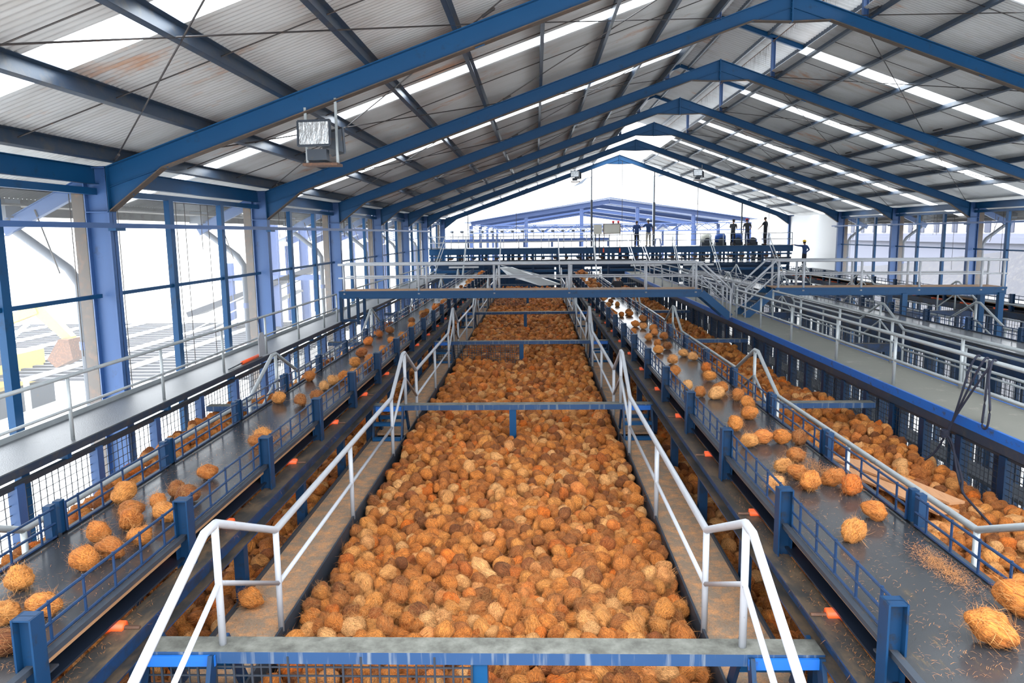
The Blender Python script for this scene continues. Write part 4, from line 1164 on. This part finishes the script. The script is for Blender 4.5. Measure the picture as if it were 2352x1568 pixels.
for x in (-14.4, -12.2):
    for y in (35, 39.5): MB().ibeam((x, y, YG), (x, y, .8 if x > -13 else -1.2), .4, .3, .03, (1, 0, 0)).build('column', 'shed_blue', t)
MB().bar((-16.5, 36, -3.6), (-9.6, 36, -1.2), 2.2, .25).build('conveyor_body', 'slat_grey', t)
MB().bar((-14.5, 35, -1.9), (-10, 35, -1.9), .2, .25).build('beam', 'shed_blue', t)
MB().bar((-15.5, 33.5, -4.6), (-11.5, 36.5, -2.6), .6, .08).build('stair_flight', 'slat_white', t)
for dz in (.5, .95): MB().tube([(-15.5, 33.5, -4.6 + dz), (-11.5, 36.5, -2.6 + dz)], .03, 5).build('stair_rail', 'slat_white', t)
# long building, slope and deck on the far right
t = thing('far_building', 'long pale building with dark tall windows outside the far side wall', 'building', (60, 90, GZ))
MB().box(44, 75, 40, 150, GZ, -.6).build('plinth', 'far_wall', t)
MB().box(46, 75, 40, 150, -.6, 4.5).build('wall', 'slat_white', t)
MB().box(43.5, 46.2, 40, 150, -1.5, -.9).build('balcony', 'far_wall', t)
for k in range(26):
    y = 55 + 3.3 * k + (.5 if k % 3 else 0)
    MB().box(45.9, 46.0, y, y + 1.0, -.5, 1.35).build('window', 'far_dark', t)
m = MB(); B0 = [(25, 20, GZ), (25, 52, GZ), (25, 76, GZ), (25, 130, GZ)]; B1 = [(34, 20, 1.0), (34, 52, -1.35), (34, 76, -3.6), (34, 130, -6.2)]; B2 = [(39, y, z - .1) for x, y, z in B1]
m.add(B0 + B1 + B2, [(k + 4 * r, k + 1 + 4 * r, k + 5 + 4 * r, k + 4 + 4 * r) for k in range(3) for r in range(2)])
m.build('embankment', 'gabion'); tag(bpy.data.objects['embankment'], 'grey stony bank rising outside the far side wall', 'bank')
# inclined pale gallery behind the gable
t = thing('inclined_gallery', 'pale inclined gallery rising behind the open shed', 'gallery', (22, 110, 0))
MB().bar((18, 118, 1.0), (48, 118, 23.5), 3, 3.0).build('tube', 'sheet', t)
MB().bar((48, 118, 23), (48, 118, GZ), 1, 1, (0, 1, 0)).build('tower', 'shed_blue', t)
for x, d, lab in ((4.35, -1, 'grey street lamp with drooping head outside the far gable'),
                  (9.15, 1, 'grey street lamp with upturned head outside the far gable')):
    t = thing('street_lamp', lab, 'street lamp', (x, 60, GZ), 'street lamps outside the far gable')
    MB().tube([(x, 60, GZ), (x, 60, 4.3)], .055, 8).build('pole', 'pvc', t, True)
    MB().tube([(x, 60, 4.25), (x + .35 * d, 60, 4.3 if d > 0 else 4.2)], .03, 6).build('arm', 'pvc', t, True)
    m = MB(); m.prism([(x + .3 * d, 60, 4.22), (x + .5 * d, 60, 4.42 if d > 0 else 4.18), (x + 1.35 * d, 60, 4.72 if d > 0 else 3.62), (x + 1.4 * d, 60, 4.64 if d > 0 else 3.56), (x + .7 * d, 60, 4.26 if d > 0 else 3.80)], (0, .3, 0)); m.build('lamp_head', 'pvc', t)

# ------------------------------------------------------------------ coconuts
def ico(sub):
    bm = bmesh.new(); bmesh.ops.create_icosphere(bm, subdivisions=sub, radius=1)
    v = np.array([p.co[:] for p in bm.verts]); bm.faces.ensure_lookup_table()
    f = np.array([[q.index for q in p.verts] for p in bm.faces]); bm.free(); return v, f
ICO = {k: ico(k) for k in (2, 3, 4)}

def coco_shape(seed, sub, strands):
    """-> verts, triangles, hair flag; long axis on z, about 0.24 m long"""
    r = np.random.default_rng(seed)
    d, f = ICO[sub]; d = d.copy()
    phi = np.arctan2(d[:, 1], d[:, 0]); u = d[:, 2]
    rad = 1 + .055 * np.cos(3 * phi + r.uniform(0, 6)) * (1 - u * u)
    for _ in range(6):
        k = r.normal(size=3) * r.uniform(1.5, 4.0)
        rad += .045 * np.sin(d @ k + r.uniform(0, 6))
    if sub >= 3:
        for _ in range(3):
            rad += .022 * np.sin(phi * r.integers(8, 19) + u * r.uniform(-4, 4) + r.uniform(0, 6)) * np.sqrt(np.clip(1 - u * u, 0, 1))
    tip = r.uniform(.05, .5)
    def surf(dd, rr):
        uu = dd[:, 2]
        pinch = 1 - .30 * tip * np.clip(uu - .2, 0, 1) ** 1.5 - .10 * np.clip(-uu - .5, 0, 1)
        x = dd[:, 0] * rr * .093 * pinch; y = dd[:, 1] * rr * .089 * pinch
        z = (uu * rr + tip * .55 * np.clip(uu - .72, 0, 1) ** 1.0) * .116
        return np.stack([x, y, z], 1)
    V = surf(d, rad); F = f; hair = np.zeros(len(V))
    if strands:
        n = strands
        a = r.normal(size=(n, 3)); a /= np.linalg.norm(a, axis=1)[:, None]
        rr = 1 + .0 * a[:, 0]
        p0 = surf(a, rr * 1.0)
        tang = np.stack([-a[:, 0] * a[:, 2], -a[:, 1] * a[:, 2], 1 - a[:, 2] ** 2], 1) + r.normal(size=(n, 3)) * .75
        tang *= np.where(r.random(n) < .5, -1, 1)[:, None]
        tang -= a * np.sum(a * tang, 1)[:, None]
        tang /= np.linalg.norm(tang, axis=1)[:, None] + 1e-6
        L = r.uniform(.05, .14, n)[:, None] * np.where(r.random(n) < .12, 1.6, 1)[:, None]
        lift = np.where(r.random(n) < .08, r.uniform(.2, .6, n), r.uniform(-.12, .08, n))[:, None]
        p1 = p0 * 1.045 + tang * L * .5 + a * L * .12 * lift
        p2 = p0 * 1.02 + tang * L * .95 + a * L * (.45 * lift - .10) + r.normal(size=(n, 3)) * .008
        w = np.cross(tang, a) * r.uniform(.0005, .0013, n)[:, None]
        hv = np.stack([p0 - w, p0 + w, p1 - w, p1 + w, p2], 1).reshape(-1, 3)
        k = len(V) + 5 * np.arange(n)[:, None]
        hf = np.concatenate([k + np.array([[0, 1, 3]]), k + np.array([[0, 3, 2]]), k + np.array([[2, 3, 4]])])
        V = np.concatenate([V, hv]); F = np.concatenate([F, hf]); hair = np.concatenate([hair, np.ones(len(hv))])
    return V, F, hair

def tri_mesh(name, V, F, attrs, smooth=True):
    me = bpy.data.meshes.new(name)
    me.vertices.add(len(V)); me.vertices.foreach_set('co', np.ascontiguousarray(V, np.float32).ravel())
    me.loops.add(F.size); me.loops.foreach_set('vertex_index', np.ascontiguousarray(F, np.int32).ravel())
    me.polygons.add(len(F)); me.polygons.foreach_set('loop_start', np.arange(0, F.size, 3, dtype=np.int32))
    me.polygons.foreach_set('loop_total', np.full(len(F), 3, np.int32))
    me.polygons.foreach_set('use_smooth', np.full(len(F), smooth))
    for k, a in attrs.items():
        if a.ndim == 2:
            t_ = me.attributes.new(k, 'FLOAT_VECTOR', 'POINT'); t_.data.foreach_set('vector', np.ascontiguousarray(a, np.float32).ravel())
        else:
            t_ = me.attributes.new(k, 'FLOAT', 'POINT'); t_.data.foreach_set('value', np.ascontiguousarray(a, np.float32))
    me.materials.append(M['coco']); me.update(); me.validate()
    return me

def rot_many(n, flat=.0):
    q = rng.normal(size=(n, 4)); q /= np.linalg.norm(q, axis=1)[:, None]
    w, x, y, z = q.T
    return np.stack([np.stack([1 - 2 * (y * y + z * z), 2 * (x * y - z * w), 2 * (x * z + y * w)], 1),
                     np.stack([2 * (x * y + z * w), 1 - 2 * (x * x + z * z), 2 * (y * z - x * w)], 1),
                     np.stack([2 * (x * z - y * w), 2 * (y * z + x * w), 1 - 2 * (x * x + y * y)], 1)], 1)

def lying(n):
    """long axis near the horizontal, any heading, any roll"""
    out = []
    for k in range(n):
        m = Matrix.Rotation(rng.uniform(0, 6.28), 3, 'Z') @ Matrix.Rotation(math.pi / 2 + rng.normal() * .25, 3, 'X') @ Matrix.Rotation(rng.uniform(0, 6.28), 3, 'Z')
        out.append(np.array(m))
    return np.array(out)

def heap_object(name, P, RM_, S_, lod, label):
    Vs, Fs, T, H, LC = [], [], [], [], []; base = 0
    for code in np.unique(lod):
        sub, st = {0: (2, 0), 1: (3, 18), 2: (3, 80), 3: (4, 80)}[int(code)]
        sel = np.where(lod == code)[0]
        var = rng.integers(0, 7, len(sel))
        for v in range(7):
            idx = sel[var == v]
            if not len(idx): continue
            V, F, h = coco_shape(100 + v, sub, st)
            W = np.einsum('nij,vj->nvi', RM_[idx], V) * S_[idx][:, None, None] + P[idx][:, None, :]
            n, k = len(idx), len(V)
            Vs.append(W.reshape(-1, 3)); Fs.append((F[None] + (base + k * np.arange(n))[:, None, None]).reshape(-1, 3)); base += n * k
            T.append(np.repeat(rng.random(n), k)); H.append(np.tile(h, n))
            LC.append((V[None] + rng.uniform(-20, 20, (n, 1, 3))).reshape(-1, 3))
    me = tri_mesh(name, np.concatenate(Vs), np.concatenate(Fs), {'tint': np.concatenate(T), 'hair': np.concatenate(H), 'lc': np.concatenate(LC)})
    o = bpy.data.objects.new(name, me); COL.objects.link(o)
    return tag(o, label, None, None, 'stuff')

def pix(P):
    d = P @ np.array(FWD)
    return 1176 + F_PX * (P @ np.array(CR)) / d, 784 - F_PX * (P @ np.array(CU)) / d, d

def heap_z(x, y):
    und = .05 * np.sin(x * 1.7 + y * .9) + .04 * np.sin(y * .53 + 2) + .03 * np.sin(x * 3.1 - y * 1.9)
    z = np.full_like(x, -3.385)
    z = np.where((x > 1.9) | (x < -2.75), -3.56, z)
    rb = np.clip((x - 3.2) / 2.2, 0, 1); z = np.where(x > 3.2, -3.50 + .28 * rb - .10 * np.clip((y - 14) / 10, 0, 1), z)
    lb = np.clip((-3.9 - x) / 1.6, 0, 1); z = np.where(x < -3.9, -3.45 + .30 * lb * np.exp(-((y - 11.5) / 4.0) ** 2) + .10 * lb, z)
    mid = (x > -2.2) & (x < 1.38)
    z = np.where(mid, z - .05 * np.exp(-((y - 20.6) / .8) ** 2), z)
    return z + und * np.where(mid, .7, 1.0)

cell = .146
gx = np.arange(-5.52, 5.50, cell); gy = np.arange(2.9, 46.3, cell * .9)
X_, Y_ = np.meshgrid(gx, gy)
X_ = X_ + (np.arange(len(gy)) % 2)[:, None] * cell / 2
X_ = (X_ + rng.uniform(-.05, .05, X_.shape)).ravel(); Y_ = (Y_ + rng.uniform(-.045, .045, Y_.shape)).ravel()
edge = np.minimum.reduce([np.abs(X_ - e) for e in (-2.20, 1.38, -2.74, 1.91)])
under_plank = ((X_ > -2.82) & (X_ < -2.11)) | ((X_ > 1.29) & (X_ < 1.99))
ok = ~under_plank & (X_ < 5.46) & (X_ > -5.52)
for y in BY: ok &= ~((np.abs(Y_ - y) < .12) & (np.abs(X_ + .41) < .12))
X_, Y_ = X_[ok], Y_[ok]; n = len(X_)
TOPL = np.stack([X_, Y_, heap_z(X_, Y_) + rng.uniform(-.055, .06, n)], 1)
n2 = n
LOW = TOPL.copy(); LOW[:, 0] += .075; LOW[:, 1] += .066; LOW[:, 2] -= .105
lw = ~(((LOW[:, 0] > -2.84) & (LOW[:, 0] < -2.09)) | ((LOW[:, 0] > 1.27) & (LOW[:, 0] < 2.01))) & (LOW[:, 0] < 5.44)
LOW = LOW[lw]
m = MB(); m.box(-5.6, 5.52, 2.6, 46.5, -3.86, -3.80); tag(m.build('bin_bed', 'dark_fibre'), None, None, None, 'structure')
# a few more riding on top
ex = rng.random(n) < .10
EXTRA = TOPL[ex].copy(); EXTRA[:, 0] += .07; EXTRA[:, 1] += .06; EXTRA[:, 2] += .09
ee = np.minimum.reduce([np.abs(EXTRA[:, 0] - e) for e in (-2.20, 1.38, -2.74, 1.91)]) > .12
ee &= ~(((EXTRA[:, 0] > 1.95) & (EXTRA[:, 0] < 3.15)) | ((EXTRA[:, 0] > -3.95) & (EXTRA[:, 0] < -2.8))) & (EXTRA[:, 0] < 5.4)
EXTRA = EXTRA[ee]
TOPL = np.concatenate([TOPL, EXTRA])

# coconuts on the belts
LB = [(-3.57, 4.79), (-3.15, 4.42), (-3.35, 4.33), (-3.09, 3.98), (-3.30, 5.10), (-3.51, 5.63), (-3.22, 5.30), (-3.37, 5.87), (-3.12, 5.54), (-3.78, 6.51), (-3.5, 6.12), (-3.36, 6.30), (-3.17, 6.04), (-3.36, 6.65), (-3.17, 6.47), (-3.29, 7.14), (-3.20, 8.26), (-3.23, 8.52), (-3.73, 10.54), (-3.36, 10.38), (-3.22, 10.70), (-3.78, 12.22), (-3.33, 11.47), (-3.28, 11.83), (-3.20, 12.2), (-3.35, 13.58), (-3.15, 13.9), (-3.49, 14.72), (-3.71, 16.33), (-3.72, 17.58), (-3.6, 18.22), (-3.03, 15.77), (-3.14, 15.16), (-3.12, 17.3), (-3.40, 20.26), (-3.1, 12.5), (-3.05, 13.3), (-3.2, 16.4), (-3.05, 18.2), (-3.2, 19.1)]
RB = [(2.60, 4.14), (2.97, 4.50), (2.43, 5.63), (2.78, 6.07), (2.84, 6.68), (2.77, 6.93), (2.51, 6.79), (2.50, 7.09), (2.43, 7.30), (2.67, 7.64), (2.19, 6.77), (2.35, 8.21), (2.54, 8.35), (2.75, 8.35), (2.93, 8.31), (2.39, 8.95), (2.7, 9.46), (2.85, 10.08), (2.84, 10.55), (2.72, 11.08), (2.36, 10.81), (2.56, 10.65), (2.27, 11.29), (2.76, 11.98), (2.88, 12.77), (2.3, 12.46), (2.46, 13.6), (2.90, 13.97), (2.81, 14.4), (2.4, 14.81), (2.53, 15.76), (2.83, 16.77), (2.48, 16.65), (2.72, 17.38), (2.51, 19.1), (2.64, 18.63), (2.26, 17.57), (2.86, 20.26), (2.84, 18.36), (2.66, 15.3)]
far_belt = []
for cx, spread, nn in ((-3.30, (-.10, .32), 62), (2.53, (-.38, .38), 75)):
    ys_ = np.sort(20.9 + rng.random(nn) ** .9 * 25.5)
    for y in ys_:
        far_belt.append((cx + rng.uniform(*spread), y))
ZBELT = -2.38
near_belt = [('glazed-wall', x, y) for x, y in LB] + [('concrete-walkway', x, y) for x, y in RB]

# the nearest ones that show in the frame become things of their own; the rest is one heap
px_, py_, d_ = pix(TOPL)
inf = (px_ > 12) & (px_ < 2340) & (py_ > 300) & (py_ < 1556) & (d_ > 0)
inf &= ~((TOPL[:, 0] > 2.02) & (TOPL[:, 0] < 3.75)) & ~((TOPL[:, 0] < -2.80) & (TOPL[:, 0] > -4.6))
inf &= ~((py_ > 1448) & (py_ < 1535) & (px_ > 330) & (px_ < 1900))
inf &= (TOPL[:, 0] < 5.35) & (TOPL[:, 0] > -5.4)
inf &= ~((TOPL[:, 1] < 5.6) & (TOPL[:, 0] < -.45) & (py_ > 1500))
for y in BY[1:]: inf &= ~(np.abs(TOPL[:, 1] - y - .55) < .45) | (y > 13)
NIND = 300 - len(near_belt) - 1
cand = np.where(inf)[0]
pick = cand[np.argsort(d_[cand])[:NIND]]
isind = np.zeros(len(TOPL), bool); isind[pick] = True
REST = np.concatenate([TOPL[~isind], LOW])
low = np.concatenate([np.zeros((~isind).sum(), bool), np.ones(len(LOW), bool)])
dist = REST[:, 1]
lod = np.where(low, 0, np.where(dist < 9.5, 2, np.where(dist < 19, 1, 0)))
lod = np.where(low & (dist < 9), 1, lod)
heap_object('coconut_heap', REST, rot_many(len(REST)), rng.uniform(.64, .96, len(REST)) * np.where(low, 1.1, 1), lod,
            'heap of brown husked coconuts filling the bins between and beside the belts')
FB = np.array([(x, y, ZBELT + rng.uniform(.072, .085)) for x, y in far_belt])
heap_object('belt_coconut_load', FB, lying(len(FB)), rng.uniform(.80, .98, len(FB)), np.ones(len(FB), int), 'husked coconuts riding the far stretches of the two loaded belts')

VAR = []
for v in range(10):
    V, F, h = coco_shape(300 + v, 4, 260)
    VAR.append(tri_mesh('coconut', V, F, {'tint': np.zeros(len(V)), 'hair': h, 'lc': V + v * 3.1}))

def put(name, p, rotm, s, v):
    o = bpy.data.objects.new(name, VAR[v]); COL.objects.link(o)
    o.matrix_world = Matrix.Translation(p) @ Matrix(rotm.tolist()).to_4x4() @ Matrix.Diagonal((s, s, s, 1))
    return o
RR = rot_many(len(pick)); 
for k, i in enumerate(pick):
    x = TOPL[i, 0]
    w = 'middle bin' if -2.3 < x < 1.5 else ('bin below the chequer-plate walkway' if x < -4 else ('bin below the concrete walkway' if x > 3 else 'gap between plank and belt'))
    o = put('coconut', TOPL[i], RR[k], rng.uniform(.68, .98), int(rng.integers(0, 10)))
    tag(o, 'brown husked coconut with loose fibres in the heap of the %s' % w, 'coconut', 'coconuts of the heap in the %s' % w)
for belt in ('glazed-wall', 'concrete-walkway'):
    L = sorted([(y, x) for b, x, y in near_belt if b == belt]); RL = lying(len(L))
    cx = -3.38 if belt == 'glazed-wall' else 2.53
    for k, (y, x) in enumerate(L):
        s = rng.uniform(.80, .98) * (1.20 if belt != 'glazed-wall' and k < 2 else 1)
        side = 'in the middle' if abs(x - cx) < .17 else ('at its left edge' if x < cx else 'at its right edge')
        o = put('coconut', (x, y, ZBELT + .090 * s), RL[k], s, int(rng.integers(0, 10)))
        tag(o, 'husked coconut on the %s side belt %s, %s from the near end' % (belt, side, nth(k)), 'coconut', 'coconuts on the belt of the %s side' % belt)
tag(put('coconut', (-2.60, 6.35, ZP + .095), lying(1)[0], 1.0, 2), 'lone husked coconut lying on the walking plank at the near end', 'coconut')

# loose fibre litter
def litter(name, label, boxes, n, L=(.012, .045)):
    m = MB()
    tot = sum((b[1] - b[0]) * (b[3] - b[2]) * b[5] for b in boxes)
    for x0, x1, y0, y1, z, wgt in boxes:
        for k in range(int(n * (x1 - x0) * (y1 - y0) * wgt / tot)):
            x = random.uniform(x0, x1); y = y0 + (y1 - y0) * random.random() ** 1.6
            if wgt > 2: x = min(x1, max(x0, random.gauss((x0 + x1) / 2, (x1 - x0) / 4.5))); y = random.gauss((y0 + y1) / 2, (y1 - y0) / 4.5)
            a = random.uniform(0, 6.28); l = random.uniform(*L); w = random.uniform(.0005, .0011)
            d = Vector((math.cos(a), math.sin(a), 0)); e = Vector((-d.y, d.x, 0)) * w
            p = Vector((x, y, z + .002 + random.random() * .01)); q = p + d * l * .5 + e * random.uniform(-6, 6) + Vector((0, 0, random.random() * .012)); r_ = q + d * l * .5 + e * random.uniform(-8, 8) - Vector((0, 0, .004))
            m.add([p - e, p + e, q + e, q - e, r_], [(0, 1, 2, 3), (3, 2, 4)])
    o = m.build(name, 'litter')
    return tag(o, label, None, None, 'stuff')
litter('plank_coir_litter', 'loose coir fibres strewn over the walking planks', [(-2.72, -2.22, 5.0, 20, ZP, 1), (1.39, 1.89, 5.0, 20, ZP, .5)], 9000)
litter('belt_coir_litter', 'loose coir fibres strewn over the loaded belts', [(2.1, 3.0, 3.8, 16, -2.378, .25), (2.72, 2.98, 4.7, 5.6, -2.376, 10), (2.66, 2.95, 6.9, 7.9, -2.376, 6), (2.6, 2.95, 10.4, 11.4, -2.376, 3), (-3.85, -2.92, 3.8, 16, -2.378, .25), (-3.25, -2.95, 7.6, 9.6, -2.376, 5)], 11000)
litter('channel_coir_litter', 'loose coir fibres lying on the conveyor channels', [(1.92, 2.08, 4, 18, -2.628, 1), (-2.94, -2.78, 4, 18, -2.628, .7)], 2500)
m = MB()
for k in range(300):
    s = random.choice([1, 1, -1]); x = (1.935 if s > 0 else -2.76) + random.uniform(-.02, .03); y = 4 + random.random() ** 1.4 * 14
    p = Vector((x, y, -2.63)); L = random.uniform(.03, .12); w = random.uniform(.0008, .0022)
    q = p + Vector((random.uniform(-.06, .02) * s, random.uniform(-.08, .08), -L * .5)); r_ = q + Vector((random.uniform(-.04, .04), random.uniform(-.06, .06), -L * .5))
    m.add([p + Vector((0, -w, 0)), p + Vector((0, w, 0)), q + Vector((0, w, 0)), q + Vector((0, -w, 0)), r_], [(0, 1, 2, 3), (3, 2, 4)])
tag(m.build('hanging_coir_litter', 'litter'), 'coir fibres hanging off the conveyor channels', None, None, 'stuff')
